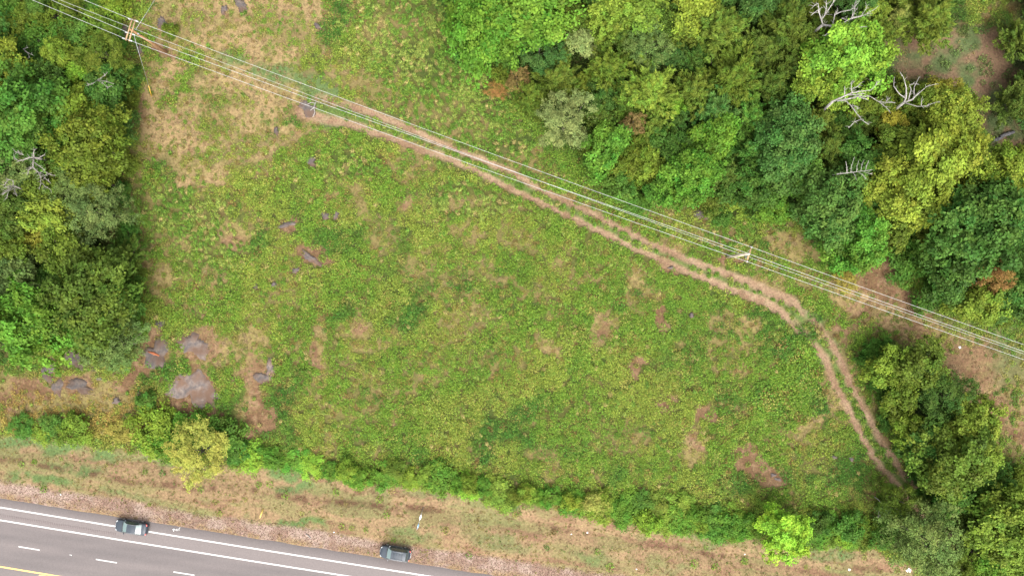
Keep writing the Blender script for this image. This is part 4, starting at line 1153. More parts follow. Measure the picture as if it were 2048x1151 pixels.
rock(1790, 940, 4, 3, 0, 'pale stone beside the right wheel rut', 1.3, 0.1)
# orange stain on the dark rock
M_RUST = plain('orange_clay', alb(196, 112, 66), 0.9, noise=0.25, nscale=4)
c = W(309, 706)
mb = MB(); mb.tube([(c.x - 0.9, c.y + 0.3, hz(c.x, c.y) + 0.20), (c.x, c.y, hz(c.x, c.y) + 0.19), (c.x + 0.8, c.y - 0.35, hz(c.x, c.y) + 0.16)], [0.12, 0.24, 0.10], 6)
set_props(mb.build('clay_lump', M_RUST, None, True), 'orange clay lump on the dark rock by the left wood', 'clay')

# ------------------------------------------------------------------ power line
M_POLE1 = plain('brown_pole_wood', alb(214, 160, 108), 0.85, noise=0.25, nscale=3)
M_POLE2 = plain('pale_pole_wood', alb(250, 232, 206, 1.2), 0.85, noise=0.2, nscale=3)
M_ARM = plain('crossarm_wood', alb(218, 180, 132), 0.85, noise=0.25, nscale=5)
M_PORC = plain('porcelain', (0.30, 0.30, 0.29), 0.35)
M_ALU = plain('aluminium_wire', (0.31, 0.31, 0.305), 0.6)
M_STEEL = plain('galvanised_steel', (0.32, 0.32, 0.33), 0.45, metal=0.7)
M_GUARD = plain('yellow_plastic', (0.42, 0.26, 0.03), 0.45)


def insulator(parent, p, horiz=None):
    mb = MB()
    p = Vector(p)
    if horiz is None:
        mb.tube([p, p + Vector((0, 0, 0.08)), p + Vector((0, 0, 0.10)), p + Vector((0, 0, 0.2)), p + Vector((0, 0, 0.22)), p + Vector((0, 0, 0.3))], [0.04, 0.05, 0.13, 0.12, 0.08, 0.06], 10)
    else:
        d = Vector(horiz).normalized()
        for k in range(3): mb.tube([p + d * (0.1 + 0.13 * k), p + d * (0.13 + 0.13 * k), p + d * (0.2 + 0.13 * k)], [0.05, 0.13, 0.04], 9)
    o = mb.build('insulator', M_PORC, parent, True)
    return o


ZP = 10.0
# pole with guy
b1, t1 = W(333, 104), W(262, 60, ZP)
b1.z = hz(b1.x, b1.y)
p1 = link('utility_pole', None, loc=b1)
t1l = t1 - b1
mb = MB(); mb.tube([(0, 0, -0.3), t1l * 0.5, t1l + Vector((0, 0, 0.15))], [0.21, 0.18, 0.14], 12)
mb.build('pole', M_POLE1, p1, True)
A1, D1 = W(266, 40, ZP) - b1, W(254, 79, ZP) - b1
perp = Vector((D1.y - A1.y, -(D1.x - A1.x), 0)).normalized()
if perp.x < 0: perp = -perp
for s, zz in ((-0.2, 0), (0.26, 0)):
    mb = MB(); d = D1 - A1
    mb.box((A1 + D1) / 2 + perp * s + Vector((0, 0, -0.12)), (d.length + 0.3, 0.15, 0.15), Euler((0, 0, math.atan2(d.y, d.x))))
    mb.build('crossarm', M_ARM, p1)
for e in (A1, D1):
    mb = MB(); mb.tube([t1l + Vector((0, 0, -1.0)), e.lerp(t1l, 0.45) + Vector((0, 0, -0.2))], [0.025, 0.025], 5)
    mb.build('brace', M_STEEL, p1)
C1 = W(260, 67, ZP) - b1
for e in (A1, C1, D1):
    insulator(p1, e + perp * 0.26 + Vector((0, 0, -0.04)), perp)
    insulator(p1, e - perp * 0.26 + Vector((0, 0, -0.04)), -perp)
mb = MB()
mb.tube([t1l + perp * 0.32 + Vector((0.05, 0, -1.7)), t1l + perp * 0.32 + Vector((0.05, 0, -1.1))], [0.1, 0.1], 10)
mb.build('cutout_box', M_STEEL, p1, True)
set_props(p1, 'brown utility pole with double crossarm and a guy wire, top left', 'utility pole', 'utility poles of the power line')
# guy wire, yellow guard
anchor = W(303.5, 193); anchor.z = hz(anchor.x, anchor.y)
top = W(268, 72, ZP - 0.9)
guy = link('guy_wire', None, loc=anchor)
mb = MB(); mb.tube([(0, 0, 0), top - anchor], 0.022, 5); mb.build('cable', M_STEEL, guy, True)
mb = MB(); d = (top - anchor); mb.tube([d * 0.005, d * 0.19], [0.075, 0.06], 8); o = mb.build('guard', M_GUARD, guy, True); o['label'] = 'bright yellow guard at the foot of the guy wire'
set_props(guy, 'thin guy wire with a yellow guard running down from the brown pole', 'guy wire')
tap = MB(); e = W(330, -36, 7.5); s0 = t1 + Vector((0.3, 0.2, -0.6)); tap.tube([s0, s0.lerp(e, 0.5) + Vector((0, 0, -0.15)), e, e + (e - s0) * 2.5], 0.022, 5)
set_props(tap.build('tap_wire', M_STEEL, None, True), 'thin wire rising from the brown pole to the top edge', 'wire')
# plain pole
b2, t2 = W(1455, 513), W(1497, 507.5, ZP)
b2.z = hz(b2.x, b2.y)
p2 = link('utility_pole', None, loc=b2)
t2l = t2 - b2
mb = MB(); mb.tube([(0, 0, -0.3), t2l * 0.5, t2l + Vector((0, 0, 0.1))], [0.23, 0.21, 0.17], 12)
mb.build('pole', M_POLE2, p2, True)
A2, D2 = W(1503, 494, ZP - 0.6) - b2, W(1494, 522.7, ZP - 0.6) - b2
mb = MB(); d = D2 - A2
mb.box((A2 + D2) / 2 + Vector((0, 0, -0.12)), (d.length + 0.25, 0.20, 0.16), Euler((0, 0, math.atan2(d.y, d.x))))
mb.build('crossarm', M_ARM, p2)
for e in (A2, D2):
    mb = MB(); mb.tube([t2l + Vector((0, 0, -1.4)), e.lerp(t2l, 0.4) + Vector((0, 0, -0.45))], [0.025, 0.025], 5); mb.build('brace', M_STEEL, p2)
    insulator(p2, e + Vector((0, 0, -0.05)))
insulator(p2, t2l + Vector((0, 0, 0.08)))
insulator(p2, t2l + Vector((0, -0.12, -1.3)), Vector((0.2, -1, 0)))
set_props(p2, 'pale utility pole with a single crossarm in the grass above the track', 'utility pole', 'utility poles of the power line')


def wire(name, nodes, sags, label, r=0.042):
    pts = []
    for (a, b), sg in zip(zip(nodes[:-1], nodes[1:]), sags):
        n = 28
        for k in range(n):
            u = k / n
            p = a.lerp(b, u)
            p.z -= sg * 4 * u * (1 - u)
            pts.append(p)
    pts.append(nodes[-1])
    mb = MB(); mb.tube(pts, r, 6)
    set_props(mb.build(name, M_ALU, None, True), label, 'power line', 'four wires of the power line')


def beyond(p, px, py, zf, far):
    """continue a wire from pole point p so that it passes the map point (px,py) at about height zf"""
    q = W(px, py, zf)
    d = (q - p); d.z = 0
    d.normalize()
    e = p + d * far
    e.z = p.z
    return e


zt = 0.26
wires = (('topmost of the four power line wires', W(266, 40, ZP) + Vector((0, 0, 0.0)), W(1503, 494, ZP - 0.4), (170, 0), (2048, 688)),
         ('second power line wire from the top at the right edge', W(260, 67, ZP), W(1497, 507, ZP + 0.35), (105, 0), (2048, 701.7)),
         ('third power line wire from the top at the right edge', W(271.5, 59, ZP - 1.0), W(1494.5, 512.5, ZP - 1.3), (123, 0), (2048, 706.5)),
         ('lowest of the four power line wires', W(254, 79, ZP), W(1494, 522.7, ZP - 0.4), (67, 0), (2048, 718)))
for lb, a, b, pl, pr in wires:
    la = beyond(a, pl[0], pl[1], a.z, 80)
    rb = beyond(b, pr[0], pr[1], b.z - 1.2, 88)
    wire('power_wire', [la, a, b, rb], [1.2, 1.5, 1.5], lb, 0.020 if 'third' in lb else 0.024)

# ------------------------------------------------------------------ cars
M_PAINT = plain('black_car_paint', (0.028, 0.036, 0.046), 0.5, coat=0.12, spec=0.25)
M_GLASS = plain('pale_teal_windscreen', (0.10, 0.145, 0.14), 0.15, coat=0.5)  # opaque teal base colour, paler than the side glass
M_GLASS2 = plain('bright_rear_glass', (0.09, 0.13, 0.125), 0.15, coat=0.4)
M_SIDEGLASS = plain('dark_side_glass', (0.03, 0.04, 0.038), 0.08, coat=1)
M_TYRE = plain('rubber', (0.012, 0.012, 0.012), 0.85)
M_RIM = plain('alloy', (0.35, 0.35, 0.36), 0.35, metal=0.6)
M_CHROME = plain('chrome_trim', (0.25, 0.26, 0.27), 0.3, metal=0.6)
M_RED = plain('tail_lamp', (0.50, 0.05, 0.03), 0.25, coat=1)
M_LAMP = plain('head_lamp', (0.28, 0.29, 0.29), 0.25, coat=0.6)
M_BLACKP = plain('black_plastic', (0.02, 0.02, 0.022), 0.6)


def car(name, label, px, py, ang, st, z0, suv=False, rails=False, trim=True):
    c = W(px, py, 0.8)
    root = link(name, None, loc=(c.x, c.y, z0), rot=(0, 0, math.radians(ang)))
    # st: list of (x, half width, belt z, top z, half width of top, tag)  front -> rear
    dense = []
    for a, b in zip(st[:-1], st[1:]):
        for k in range(3):
            u = k / 3
            dense.append([a[i] * (1 - u) + b[i] * u for i in range(5)] + [a[5]])
    dense.append(list(st[-1][:5]) + [st[-1][5]])
    vs, nper = [], 13
    for x, hw, zb, ztop, hwt, tg in dense:
        half = [(hw * 0.93, 0.24), (hw, 0.42), (hw * 1.0, (0.42 + zb) / 2), (hw * 0.965, zb), (hwt, ztop - 0.055), (hwt * 0.62, ztop - 0.012), (0, ztop)]
        for y, z in half: vs.append((x, y, z))
        for y, z in half[-2::-1]: vs.append((x, -y, z))
    parts = {}
    for i in range(len(dense) - 1):
        tg = dense[i][5]
        for k in range(nper - 1):
            side = k in (3, 8)
            topp = k in (4, 5, 6, 7)
            key = 'body'
            if topp and tg == 'W': key = 'windscreen'
            elif topp and tg == 'R': key = 'rear_window'
            elif side and tg in 'WCDR' and not (tg == 'W' and i % 3 == 0 and False):
                key = ('side_window_a' if k == 3 else 'side_window_b')
            a = i * nper + k
            parts.setdefault(key, []).append((a, a + nper, a + nper + 1, a + 1))
    n0 = len(vs)
    fr, rr_ = dense[0], dense[-1]
    vs += [(fr[0] + 0.03, 0, 0.45), (rr_[0] - 0.03, 0, 0.5)]
    capt = [(n0, k, k + 1) for k in range(nper - 1)] + [(n0, nper - 1, 0)]
    b0 = (len(dense) - 1) * nper
    capt += [(n0 + 1, b0 + k + 1, b0 + k) for k in range(nper - 1)] + [(n0 + 1, b0, b0 + nper - 1)]
    mats = {'body': M_PAINT, 'windscreen': M_GLASS, 'rear_window': M_GLASS2 if not suv else M_SIDEGLASS, 'side_window_a': M_SIDEGLASS, 'side_window_b': M_SIDEGLASS}
    vsa = np.array(vs)
    for key, q in parts.items():
        q = np.array(q)
        used, inv = np.unique(q, return_inverse=True)
        if key == 'body':
            me = mesh_arrays(key, vsa, q, mats[key], True, tris=capt)
        else:
            me = mesh_arrays(key, vsa[used], inv.reshape(-1, 4), mats[key], True)
        link(key if 'side' not in key else 'side_window', me, root)
    L = st[0][0]
    hw = max(s[1] for s in st)
    # wheels
    for sx in (L * 0.60, -L * 0.60):
        for sy in (1, -1):
            mb = MB()
            y = sy * (hw - 0.07)
            mb.tube([(sx, y - sy * 0.14, 0.33), (sx, y - sy * 0.12, 0.33), (sx, y + sy * 0.09, 0.33), (sx, y + sy * 0.11, 0.33)], [0.28, 0.335, 0.335, 0.29], 20)
            w_ = mb.build('wheel', M_TYRE, root, True)
            mb = MB(); mb.tube([(sx, y + sy * 0.10, 0.33), (sx, y + sy * 0.125, 0.33)], [0.22, 0.19], 16); mb.build('rim', M_RIM, w_, True)
    # roof / window edge trim
    def edge(k): return [(d[0], vs[i * nper + k][1] * 1.01, vs[i * nper + k][2] + 0.012) for i, d in enumerate(dense) if d[5] in 'WCDR' or (i and dense[i - 1][5] in 'WCDR')]
    if trim:
        for k in (4, 8):
            mb = MB(); mb.tube(edge(k), 0.022, 5); mb.build('window_trim', M_CHROME, root, True)
    mb = MB(); e = [(x, y * 1.012, z) for x, y, z in edge(3)]; mb.tube(e, 0.016, 5); mb.build('belt_trim', M_CHROME, root, True)
    # lamps, mirrors, handles, bumper chrome, plate
    f1 = st[1]
    for sy in (1, -1):
        mb = MB(); mb.tube([(f1[0] + 0.05, sy * f1[1] * 0.62, f1[3] - 0.04), (f1[0] - 0.08, sy * f1[1] * 0.86, f1[3] - 0.03), (f1[0] - 0.3, sy * f1[1] * 1.02, f1[3] - 0.03)], [0.05, 0.085, 0.03], 7)
        mb.build('headlight', M_LAMP, root, True)
        r1 = st[-2]
        mb = MB(); mb.tube([(r1[0] - 0.04, sy * r1[1] * 0.66, r1[2] - 0.02), (r1[0] + 0.04, sy * r1[1] * 0.92, r1[2] - 0.02), (r1[0] + 0.26, sy * r1[1] * 1.0, r1[2] - 0.05)], [0.06, 0.10, 0.04], 7)
        mb.build('tail_light', M_RED, root, True)
        wx = [s for s in st if s[5] == 'W'][0]
        mb = MB(); mb.tube([(wx[0] - 0.22, sy * wx[1] * 0.97, wx[2] + 0.03), (wx[0] - 0.26, sy * (wx[1] + 0.16), wx[2] + 0.08), (wx[0] - 0.30, sy * (wx[1] + 0.2), wx[2] + 0.08)], [0.04, 0.085, 0.05], 7)
        mb.build('wing_mirror', M_CHROME if suv else M_PAINT, root, True)
        for hxp in (-0.1, -1.0):
            mb = MB(); mb.box((hxp, sy * (hw + 0.012), st[4][2] - 0.12), (0.2, 0.03, 0.035)); mb.build('door_handle', M_CHROME, root)
        mb = MB(); mb.tube([(0.9, sy * (hw + 0.01), 0.36), (-0.9, sy * (hw + 0.01), 0.36)], 0.02, 5); mb.build('sill_trim', M_CHROME, root)
    mb = MB(); f0 = st[0]
    mb.tube([(f0[0] - 0.06, f0[1] * 0.98, 0.52), (f0[0] + 0.03, f0[1] * 0.5, 0.54), (f0[0] + 0.045, 0, 0.55), (f0[0] + 0.03, -f0[1] * 0.5, 0.54), (f0[0] - 0.06, -f0[1] * 0.98, 0.52)], 0.035, 6)
    mb.build('front_bumper', M_CHROME, root, True)
    mb = MB(); e0 = st[-1]
    mb.tube([(e0[0] + 0.05, e0[1] * 0.98, 0.5), (e0[0] - 0.05, e0[1] * 0.5, 0.5), (e0[0] - 0.05, -e0[1] * 0.5, 0.5), (e0[0] + 0.05, -e0[1] * 0.98, 0.5)], 0.045, 6)
    mb.build('rear_bumper', M_CHROME if suv else M_BLACKP, root, True)
    # wiper cowl
    wx = [s for s in st if s[5] == 'W'][0]
    mb = MB(); mb.box((wx[0] + 0.04, 0, wx[3] + 0.004), (0.10, wx[1] * 1.5, 0.02)); mb.build('cowl', M_BLACKP, root)
    if rails:
        for sy in (1, -1):
            mb = MB(); zr = st[6][3]
            mb.tube([(0.25, sy * 0.58, zr), (0.2, sy * 0.58, zr + 0.06), (-1.25, sy * 0.58, zr + 0.05), (-1.3, sy * 0.58, zr - 0.02)], 0.024, 6); mb.build('roof_rail', M_CHROME, root, True)
        for x in (0.05, -0.35, -0.75, -1.15):
            mb = MB(); mb.box((x, 0, st[6][3] + 0.002), (0.035, 0.9, 0.012)); mb.build('roof_rib', M_BLACKP, root)
    set_props(root, label, 'car', 'cars stopped by the road')
    return root


SEDAN = [(2.38, 0.60, 0.58, 0.64, 0.40, 'H'), (2.28, 0.76, 0.66, 0.73, 0.55, 'H'), (2.02, 0.86, 0.75, 0.82, 0.66, 'H'), (1.5, 0.90, 0.82, 0.91, 0.72, 'H'), (1.12, 0.915, 0.88, 0.98, 0.74, 'W'), (0.38, 0.92, 0.92, 1.38, 0.60, 'C'), (-0.30, 0.92, 0.94, 1.45, 0.62, 'D'), (-0.98, 0.915, 0.95, 1.39, 0.60, 'R'), (-1.66, 0.90, 0.97, 1.10, 0.70, 'B'), (-2.10, 0.87, 0.96, 1.06, 0.66, 'B'), (-2.32, 0.80, 0.88, 0.98, 0.58, 'B'), (-2.41, 0.68, 0.62, 0.70, 0.48, 'B')]
SUV = [(2.24, 0.60, 0.66, 0.74, 0.36, 'H'), (2.14, 0.76, 0.78, 0.86, 0.52, 'H'), (1.88, 0.88, 0.90, 0.98, 0.64, 'H'), (1.4, 0.92, 0.98, 1.06, 0.72, 'H'), (1.12, 0.925, 1.02, 1.12, 0.74, 'W'), (0.50, 0.93, 1.05, 1.58, 0.64, 'C'), (-0.30, 0.93, 1.06, 1.66, 0.67, 'D'), (-1.30, 0.92, 1.08, 1.64, 0.66, 'D'), (-1.72, 0.91, 1.09, 1.58, 0.62, 'R'), (-2.04, 0.87, 1.06, 1.20, 0.62, 'B'), (-2.20, 0.80, 0.90, 0.98, 0.56, 'B'), (-2.28, 0.70, 0.64, 0.72, 0.5, 'B')]
car('sedan', 'black sedan straddling the outer white edge line of the road', 262.5, 1053.5, 180 - 8.3, SEDAN, ROADZ)
cs = W(790, 1105.5)
car('suv', 'dark SUV with roof rails parked on the gravel shoulder', 790, 1105.5, 180 - 9.2, SUV, hz(cs.x, cs.y) + 0.02, suv=True, rails=True, trim=False)

# ------------------------------------------------------------------ small roadside things
M_BLUE = plain('blue_sign_back', (0.18, 0.30, 0.40), 0.4)
M_SIGNW = plain('white_sign_face', (0.78, 0.78, 0.76), 0.4)
s0, s1 = W(847, 1011), W(836, 1053)
s0.z, s1.z = hz(s0.x, s0.y), hz(s1.x, s1.y) + 1.1
sg = link('toppled_sign', None, loc=s0)
d = s1 - s0
mb = MB(); mb.tube([Vector((0, 0, -0.1)), d * 0.5, d], 0.035, 6); mb.build('post', M_STEEL, sg, True)
rz = Euler((math.radians(0), 0, math.atan2(d.y, d.x)))
for u, ln, w_, m_, nm in ((0.48, 0.95, 0.26, M_SIGNW, 'white_panel'), (0.84, 0.9, 0.22, M_BLUE, 'blue_panel')):
    mb = MB(); p = d * u
    nrm = Vector((-d.y, d.x, 0)).normalized()
    dl = d.normalized() * ln / 2
    v = [p - dl * 1.0, p - dl * 0.3 + nrm * w_ * 0.6, p + dl * 0.5 + nrm * w_ * 0.45, p + dl, p + dl * 0.4 - nrm * w_ * 0.5, p - dl * 0.4 - nrm * w_ * 0.5]
    up = Vector((0, 0, 0.05))
    mb.add([x + up for x in v] + [x + up * 1.5 for x in v], [(6, 7, 8, 9), (6, 9, 10, 11), (3, 2, 1, 0), (5, 4, 3, 0)] + [(k, (k + 1) % 6, 6 + (k + 1) % 6, 6 + k) for k in range(6)])
    mb.build(nm, m_, sg)
set_props(sg, 'toppled white and blue sign on a thin post in the verge above the SUV', 'sign')
y0, y1 = W(526.5, 1015), W(523.5, 1032)
y0.z = hz(y0.x, y0.y); y1.z = hz(y1.x, y1.y) + 0.8
yk = link('marker_post', None, loc=y0)
d = y1 - y0
mb = MB()
for u in range(1):
    nrm = Vector((1, 0.1, 0))
    v = [d * 0, d * 0.18 + nrm * 0.13, d * 0.75 + nrm * 0.13, d, d * 0.75 - nrm * 0.13, d * 0.18 - nrm * 0.13]
    up = Vector((0, 0, 0.05))
    mb.add(v + [x + up for x in v], [(6, 7, 8, 9), (6, 9, 10, 11), (3, 2, 1, 0), (5, 4, 3, 0)] + [(k, (k + 1) % 6, 6 + (k + 1) % 6, 6 + k) for k in range(6)])
mb.build('blade', plain('yellow_marker', (0.46, 0.34, 0.08), 0.45), yk)
mb = MB(); mb.tube([Vector((0, 0, -0.2)), d * 0.3], 0.03, 6); mb.build('stake', M_STEEL, yk)
set_props(yk, 'leaning yellow marker post in the grass beside the gravel', 'marker')
M_LITTER = plain('white_litter', (0.80, 0.80, 0.80), 0.5)


def litter(px, py, r, label, seed):
    rng = np.random.default_rng(seed)
    c = W(px, py); z = hz(c.x, c.y)
    na, nr_ = 12, 4
    vs = [(0, 0, 0.16 * r / 0.3)]
    pf = rng.uniform(0.7, 1.25, na)
    for k in range(1, nr_ + 1):
        for a in range(na):
            u = k / nr_
            t = 2 * math.pi * a / na
            vs.append((math.cos(t) * r * u * pf[a], math.sin(t) * r * u * pf[a] * 0.85, max(0, (1 - u ** 2) * r * 0.5 + rng.normal() * r * 0.10) + 0.02))
    q = [(1 + (k - 1) * na + a, 1 + k * na + a, 1 + k * na + (a + 1) % na, 1 + (k - 1) * na + (a + 1) % na) for k in range(1, nr_) for a in range(na)]
    t = [(0, 1 + a, 1 + (a + 1) % na) for a in range(na)]
    set_props(link('litter', mesh_arrays('litter', vs, q, M_LITTER, tris=t), loc=(c.x, c.y, z)), label, 'litter', 'white scraps of litter')


litter(1817, 1139, 0.38, 'large white plastic scrap below the olive tree near the bottom right', 1)
litter(1700, 1139, 0.20, 'small white scrap at the bottom edge of the verge', 2)
litter(1175, 1065, 0.14, 'white scrap in the middle of the verge below the hedge', 3)
litter(1143, 1068, 0.08, 'tiny white speck left of the scrap in the middle verge', 4)
litter(1921, 694, 0.22, 'white scrap under the wires at the right', 5)
litter(1893, 611, 0.18, 'white scrap at the wood edge below the rust-brown dead tree', 6)
litter(1491, 1109, 0.10, 'tiny white speck on the verge left of the lone lime tree', 7)
litter(1273, 1137, 0.10, 'tiny white speck near the bottom edge of the verge', 8)
litter(122, 988, 0.10, 'tiny white speck on the gravel by the left road', 9)
litter(1012, 1003, 0.09, 'tiny white speck at the hedge foot', 10)
litter(668, 1063, 0.10, 'white speck on the gravel between the two cars', 11)
litter(636, 851, 0.09, 'tiny white speck in the weeds of the lower left field', 12)
for a, b, lb in (((612, 1066), (622, 1075), 'pale stick on the gravel between the two cars'), ((1686, 537), (1697, 539), 'pale stick at the wood edge above the dry bush'), ((2022, 794), (2046, 789), 'pale stick on the grass at the right edge'), ((1958, 650), (1966, 655), 'short pale stick under the topmost wire at the right')):
    A, B = W(*a), W(*b)
    A.z, B.z = hz(A.x, A.y) + 0.06, hz(B.x, B.y) + 0.06
    mb = MB(); mb.tube([A, A.lerp(B, 0.5) + Vector((0.02, 0.03, 0.02)), B], [0.055, 0.06, 0.04], 6)
    set_props(mb.build('stick', M_DEADWOOD, None, True), lb, 'stick', 'pale sticks on the ground')
mb = MB()
for pts in ([(633, 205), (629, 216), (631, 226), (627, 235)], [(632, 208), (624, 206), (616, 210)], [(630, 216), (622, 222)]):
    P = [W(*p) for p in pts]
    for p in P: p.z = hz(p.x, p.y) + 0.28
    mb.tube(P, [0.07] + [0.05] * (len(P) - 1), 6)
set_props(mb.build('fallen_branch', M_DEADWOOD, None, True), 'pale fallen branch lying on the rock under the wires', 'branch')

# ------------------------------------------------------------------ low plants (uncountable): leafy weeds, grass, dry tufts, gravel stones
PROTOS = bpy.data.collections.new('plant_clumps')


def clump_collection(name, makers):
    c = bpy.data.collections.new(name)
    for i, me in enumerate(makers):
        o = bpy.data.objects.new(f'{name}_{i}', me)
        c.objects.link(o)
    return c


def weed_clump(seed, n=54, rad=0.54, hmax=0.34, ls=(0.09, 0.20)):
    rng = np.random.default_rng(seed)
    a, r = rng.uniform(0, 6.283, n), rad * np.sqrt(rng.random(n))
    pos = np.stack([r * np.cos(a), r * np.sin(a), rng.uniform(0.06, hmax, n)], 1)
    nor = rng.normal(size=(n, 3)) * 0.38 + np.array([0, 0, 1])
    v, q = leaf_quads(pos, nor, rng.uniform(*ls, n), rng.uniform(0.6, 0.95, n), rng)
    return mesh_arrays('weed_clump', v, q, M_WEED, False, {'var': rng.random(n), 'hue': rng.random(n)})


def grass_clump(seed, n=30, rad=0.22, L=(0.35, 0.75), mat=None, w=0.11, dirn=None):
    rng = np.random.default_rng(seed)
    a, r = rng.uniform(0, 6.283, n), rad * np.sqrt(rng.random(n))
    pos = np.stack([r * np.cos(a), r * np.sin(a), rng.uniform(0.05, 0.30, n)], 1)
    b = rng.uniform(0, 6.283, n) if dirn is None else rng.normal(size=n) * 0.5
    al = np.stack([np.cos(b), np.sin(b), rng.uniform(0.1, 0.8, n)], 1)
    nor = rng.normal(size=(n, 3)) * 0.4 + np.array([0, 0, 1])
    v, q = leaf_quads(pos, nor, rng.uniform(*L, n), np.full(n, w), rng, align=al * 2.5, bend=0.6)
    return mesh_arrays('grass_clump', v, q, mat or M_WEED, False, {'var': rng.random(n), 'hue': rng.random(n)})


def scatter(name, label, pts, tint, scl, coll, kindname):
    n = len(pts)
    me = bpy.data.meshes.new(name)
    me.vertices.add(n)
    me.vertices.foreach_set('co', np.asarray(pts, np.float32).ravel())
    a = me.attributes.new('tint', 'FLOAT_COLOR', 'POINT'); a.data.foreach_set('color', np.concatenate([tint, np.ones((n, 1))], 1).astype(np.float32).ravel())
    a = me.attributes.new('scl', 'FLOAT', 'POINT'); a.data.foreach_set('value', np.asarray(scl, np.float32))
    a = me.attributes.new('rot', 'FLOAT_VECTOR', 'POINT')
    rr = np.zeros((n, 3), np.float32); rr[:, 2] = RNG.uniform(0, 6.283, n) if kindname != 'aligned' else RNG.normal(size=n) * 0.5 - 0.9
    a.data.foreach_set('vector', rr.ravel())
    o = link(name, me)
    set_props(o, label, kind='stuff')
    ng = bpy.data.node_groups.new(name, 'GeometryNodeTree')
    ng.interface.new_socket('Geometry', in_out='INPUT', socket_type='NodeSocketGeometry')
    ng.interface.new_socket('Geometry', in_out='OUTPUT', socket_type='NodeSocketGeometry')
    N, Lk = ng.nodes, ng.links
    gi, go = N.new('NodeGroupInput'), N.new('NodeGroupOutput')
    m2p = N.new('GeometryNodeMeshToPoints')
    ci = N.new('GeometryNodeCollectionInfo'); ci.inputs['Collection'].default_value = coll
    ci.inputs['Separate Children'].default_value = True; ci.inputs['Reset Children'].default_value = True
    iop = N.new('GeometryNodeInstanceOnPoints'); iop.inputs['Pick Instance'].default_value = True
    ar = N.new('GeometryNodeInputNamedAttribute'); ar.data_type = 'FLOAT_VECTOR'; ar.inputs['Name'].default_value = 'rot'
    e2r = N.new('FunctionNodeEulerToRotation')
    asx = N.new('GeometryNodeInputNamedAttribute'); asx.data_type = 'FLOAT'; asx.inputs['Name'].default_value = 'scl'
    Lk.new(gi.outputs[0], m2p.inputs['Mesh']); Lk.new(m2p.outputs[0], iop.inputs['Points'])
    Lk.new(ci.outputs[0], iop.inputs['Instance'])
    Lk.new(ar.outputs['Attribute'], e2r.inputs[0]); Lk.new(e2r.outputs[0], iop.inputs['Rotation'])
    Lk.new(asx.outputs['Attribute'], iop.inputs['Scale'])
    Lk.new(iop.outputs[0], go.inputs[0])
    md = o.modifiers.new('scatter', 'NODES'); md.node_group = ng
    return o


def sample(n, seed):
    r = np.random.default_rng(seed)
    x = r.uniform(-86, 86, n); y = r.uniform(-52, 52, n)
    return x, y, fields(x, y), r


ROCKS = [o for o in COL.objects if o.name.startswith('rock_outcrop')]


def off_rocks(x, y):
    ok = np.ones(len(x), bool)
    for o in ROCKS:
        d = o.data
        co = np.array([v.co[:2] for v in d.vertices])
        rx, ry = np.abs(co[:, 0]).max(), np.abs(co[:, 1]).max()
        ok &= ((x - o.location.x) / (rx * 0.68)) ** 2 + ((y - o.location.y) / (ry * 0.68)) ** 2 > 1
    return ok


def weed_tint(x, y, f, r):
    n = len(x)
    t = np.zeros((n, 3)) + alb(120, 148, 52, 1.56)
    lo = fbm(x, y, 7, 101, 4)
    t = mixc(t, alb(146, 158, 64, 1.54), sstep(0.42, 0.62, lo) * 0.9)
    t = mixc(t, alb(88, 126, 48, 1.42), sstep(0.52, 0.78, fbm(x, y, 6, 105, 4)))
    t = mixc(t, alb(164, 154, 80, 1.4), (r.random(n) < 0.10 + 0.35 * f['dry']) * 0.8)
    t = mixc(t, alb(150, 108, 72, 1.3), (r.random(n) < 0.03 + 0.08 * f['dry']) * 0.8)
    # golden brush along the lower left
    U, V = x / S + 1024, 575.5 - y / S
    gb = blobs(U, V, [(90, 810, 150, 55), (240, 820, 90, 55)])
    t = mixc(t, alb(178, 148, 82, 1.4), gb * (r.random(n) < 0.75))
    t = mixc(t, alb(70, 100, 44, 1.35), f['wood'] * 0.8)
    t = mixc(t, alb(104, 122, 70, 1.35), f['clear'] * 0.8)
    return t * r.uniform(0.82, 1.18, (n, 1))


x, y, f, r = sample(74000, 201)
keep = (r.random(len(x)) < f['veg'] ** 0.8 * (1 - 0.88 * f['grass'])) & (f['roadd'] < -6) & off_rocks(x, y)
x, y = x[keep], y[keep]; f = {k: v[keep] for k, v in f.items()}
sc = r.uniform(0.75, 1.25, len(x)) * (0.75 + 0.5 * fbm(x, y, 6, 111, 3)) * (1 - 0.35 * f['dry'])
U, V = x / S + 1024, 575.5 - y / S
sc *= 1 + 0.5 * blobs(U, V, [(1610, 740, 50, 90), (1560, 800, 50, 50)])
scatter('leafy_weeds', 'low leafy green weeds covering the field', np.stack([x, y, height(x, y)], 1), weed_tint(x, y, f, r), sc, clump_collection('weed_clump', [weed_clump(300 + i) for i in range(6)]), 'weeds')
print('weeds', len(x))

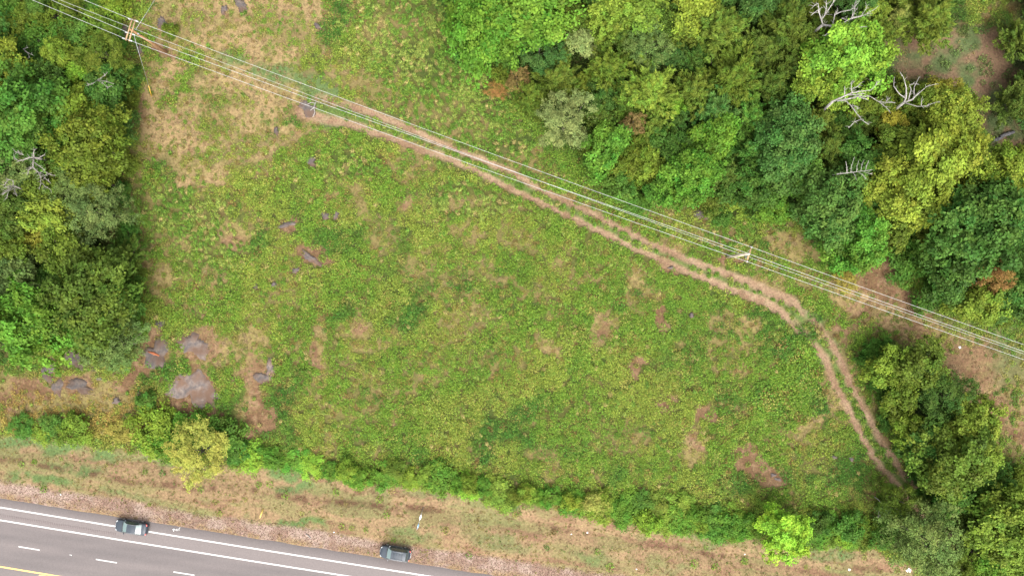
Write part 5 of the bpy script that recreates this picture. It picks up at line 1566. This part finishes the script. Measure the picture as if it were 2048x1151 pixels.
x, y, f, r = sample(64000, 203)
keep = (r.random(len(x)) < np.maximum(np.maximum(f['grass'] * 0.95, f['mid'] * 0.45), 0.13 * f['veg'] * (f['wood'] < 0.3)) * (1 - f['soil']) * (1 - f['rut']) * (1 - 0.6 * f['dry'])) & (f['verge'] < 0.3) & off_rocks(x, y)
x, y = x[keep], y[keep]; f = {k: v[keep] for k, v in f.items()}
t = np.zeros((len(x), 3)) + alb(112, 142, 54, 1.4)
t = mixc(t, alb(142, 156, 72, 1.4), sstep(0.45, 0.62, fbm(x, y, 3, 121, 3)))
t = mixc(t, alb(176, 158, 100, 1.3), (r.random(len(x)) < 0.12) * 0.9) * r.uniform(0.82, 1.18, (len(x), 1))
scatter('long_grass', 'long green grass lying in swathes', np.stack([x, y, height(x, y)], 1), t, r.uniform(0.8, 1.3, len(x)), clump_collection('grass_clump', [grass_clump(400 + i, dirn=1) for i in range(5)]), 'aligned')
print('grass', len(x))

x, y, f, r = sample(100000, 207)
pr = np.maximum(f['dry'] * 0.55, f['verge'] * 0.6 * (1 - f['gravel']))
keep = (r.random(len(x)) < pr * (1 - f['rut']) * (1 - 0.7 * f['soil']) * (1 - 0.5 * f['wood'])) & (f['roadd'] < -6) & off_rocks(x, y)
x, y = x[keep], y[keep]; f = {k: v[keep] for k, v in f.items()}
t = np.zeros((len(x), 3)) + alb(188, 160, 120, 1.2)
t = mixc(t, alb(174, 156, 98, 1.25), sstep(0.45, 0.6, fbm(x, y, 3, 131, 3)))
t = mixc(t, alb(128, 146, 74, 1.4), (r.random(len(x)) < 0.13 + 0.4 * f['short']) * 0.9)
t = mixc(t, alb(150, 112, 82, 1.3), (r.random(len(x)) < 0.12) * 0.9)
t = t * r.uniform(0.85, 1.15, (len(x), 1))
scatter('dry_grass', 'short dry straw-coloured grass on the verge and clearing', np.stack([x, y, height(x, y) - 0.04], 1), t, r.uniform(0.35, 0.85, len(x)) * np.where(f['verge'] > 0.5, 0.75, 1.0), clump_collection('straw_clump', [grass_clump(500 + i, 24, 0.30, (0.20, 0.5), M_STRAWTUFT, 0.14) for i in range(5)]), 'dry')
print('dry', len(x))

# gravel stones
M_STONE = leaf_material('gravel_stone', instancer=True, transl=0.0, hue=0.01, vmin=0.8, vmax=1.2)


def stone(seed):
    rng = np.random.default_rng(seed)
    vs = [(0, 0, 0.5)] + [(math.cos(k * 1.257) * rng.uniform(0.7, 1.1), math.sin(k * 1.257) * rng.uniform(0.7, 1.1), rng.uniform(0.1, 0.35)) for k in range(5)] + [(math.cos(k * 1.257 + 0.6) * 0.9, math.sin(k * 1.257 + 0.6) * 0.9, -0.3) for k in range(5)]
    t = [(0, 1 + k, 1 + (k + 1) % 5) for k in range(5)] + [(1 + k, 6 + k, 1 + (k + 1) % 5) for k in range(5)] + [(1 + (k + 1) % 5, 6 + k, 6 + (k + 1) % 5) for k in range(5)]
    return mesh_arrays('stone', np.array(vs), np.zeros((0, 4)), M_STONE, False, {'var': np.full(15, 0.5), 'hue': np.full(15, 0.5)}, tris=t)


r = np.random.default_rng(211)
pxs = r.uniform(-60, 1500, 16000)
v0, v1 = interp(GRAVEL_TOP, pxs), interp(EDGE, pxs)
pys = v0 + (v1 - v0) * r.uniform(-0.08, 0.95, len(pxs))
x, y = (pxs - 1024) * S, (575.5 - pys) * S
k = (y > -47)
x, y = x[k], y[k]
t = np.where(r.random((len(x), 1)) < 0.6, alb(138, 108, 92), alb(196, 170, 150)) * r.uniform(0.8, 1.15, (len(x), 1))
scatter('gravel_stones', 'loose gravel stones along the road shoulder', np.stack([x, y, height(x, y) + 0.01], 1), t, r.uniform(0.028, 0.07, len(x)), clump_collection('stone', [stone(600 + i) for i in range(4)]), 'stones')
print('trees', len(TREES))
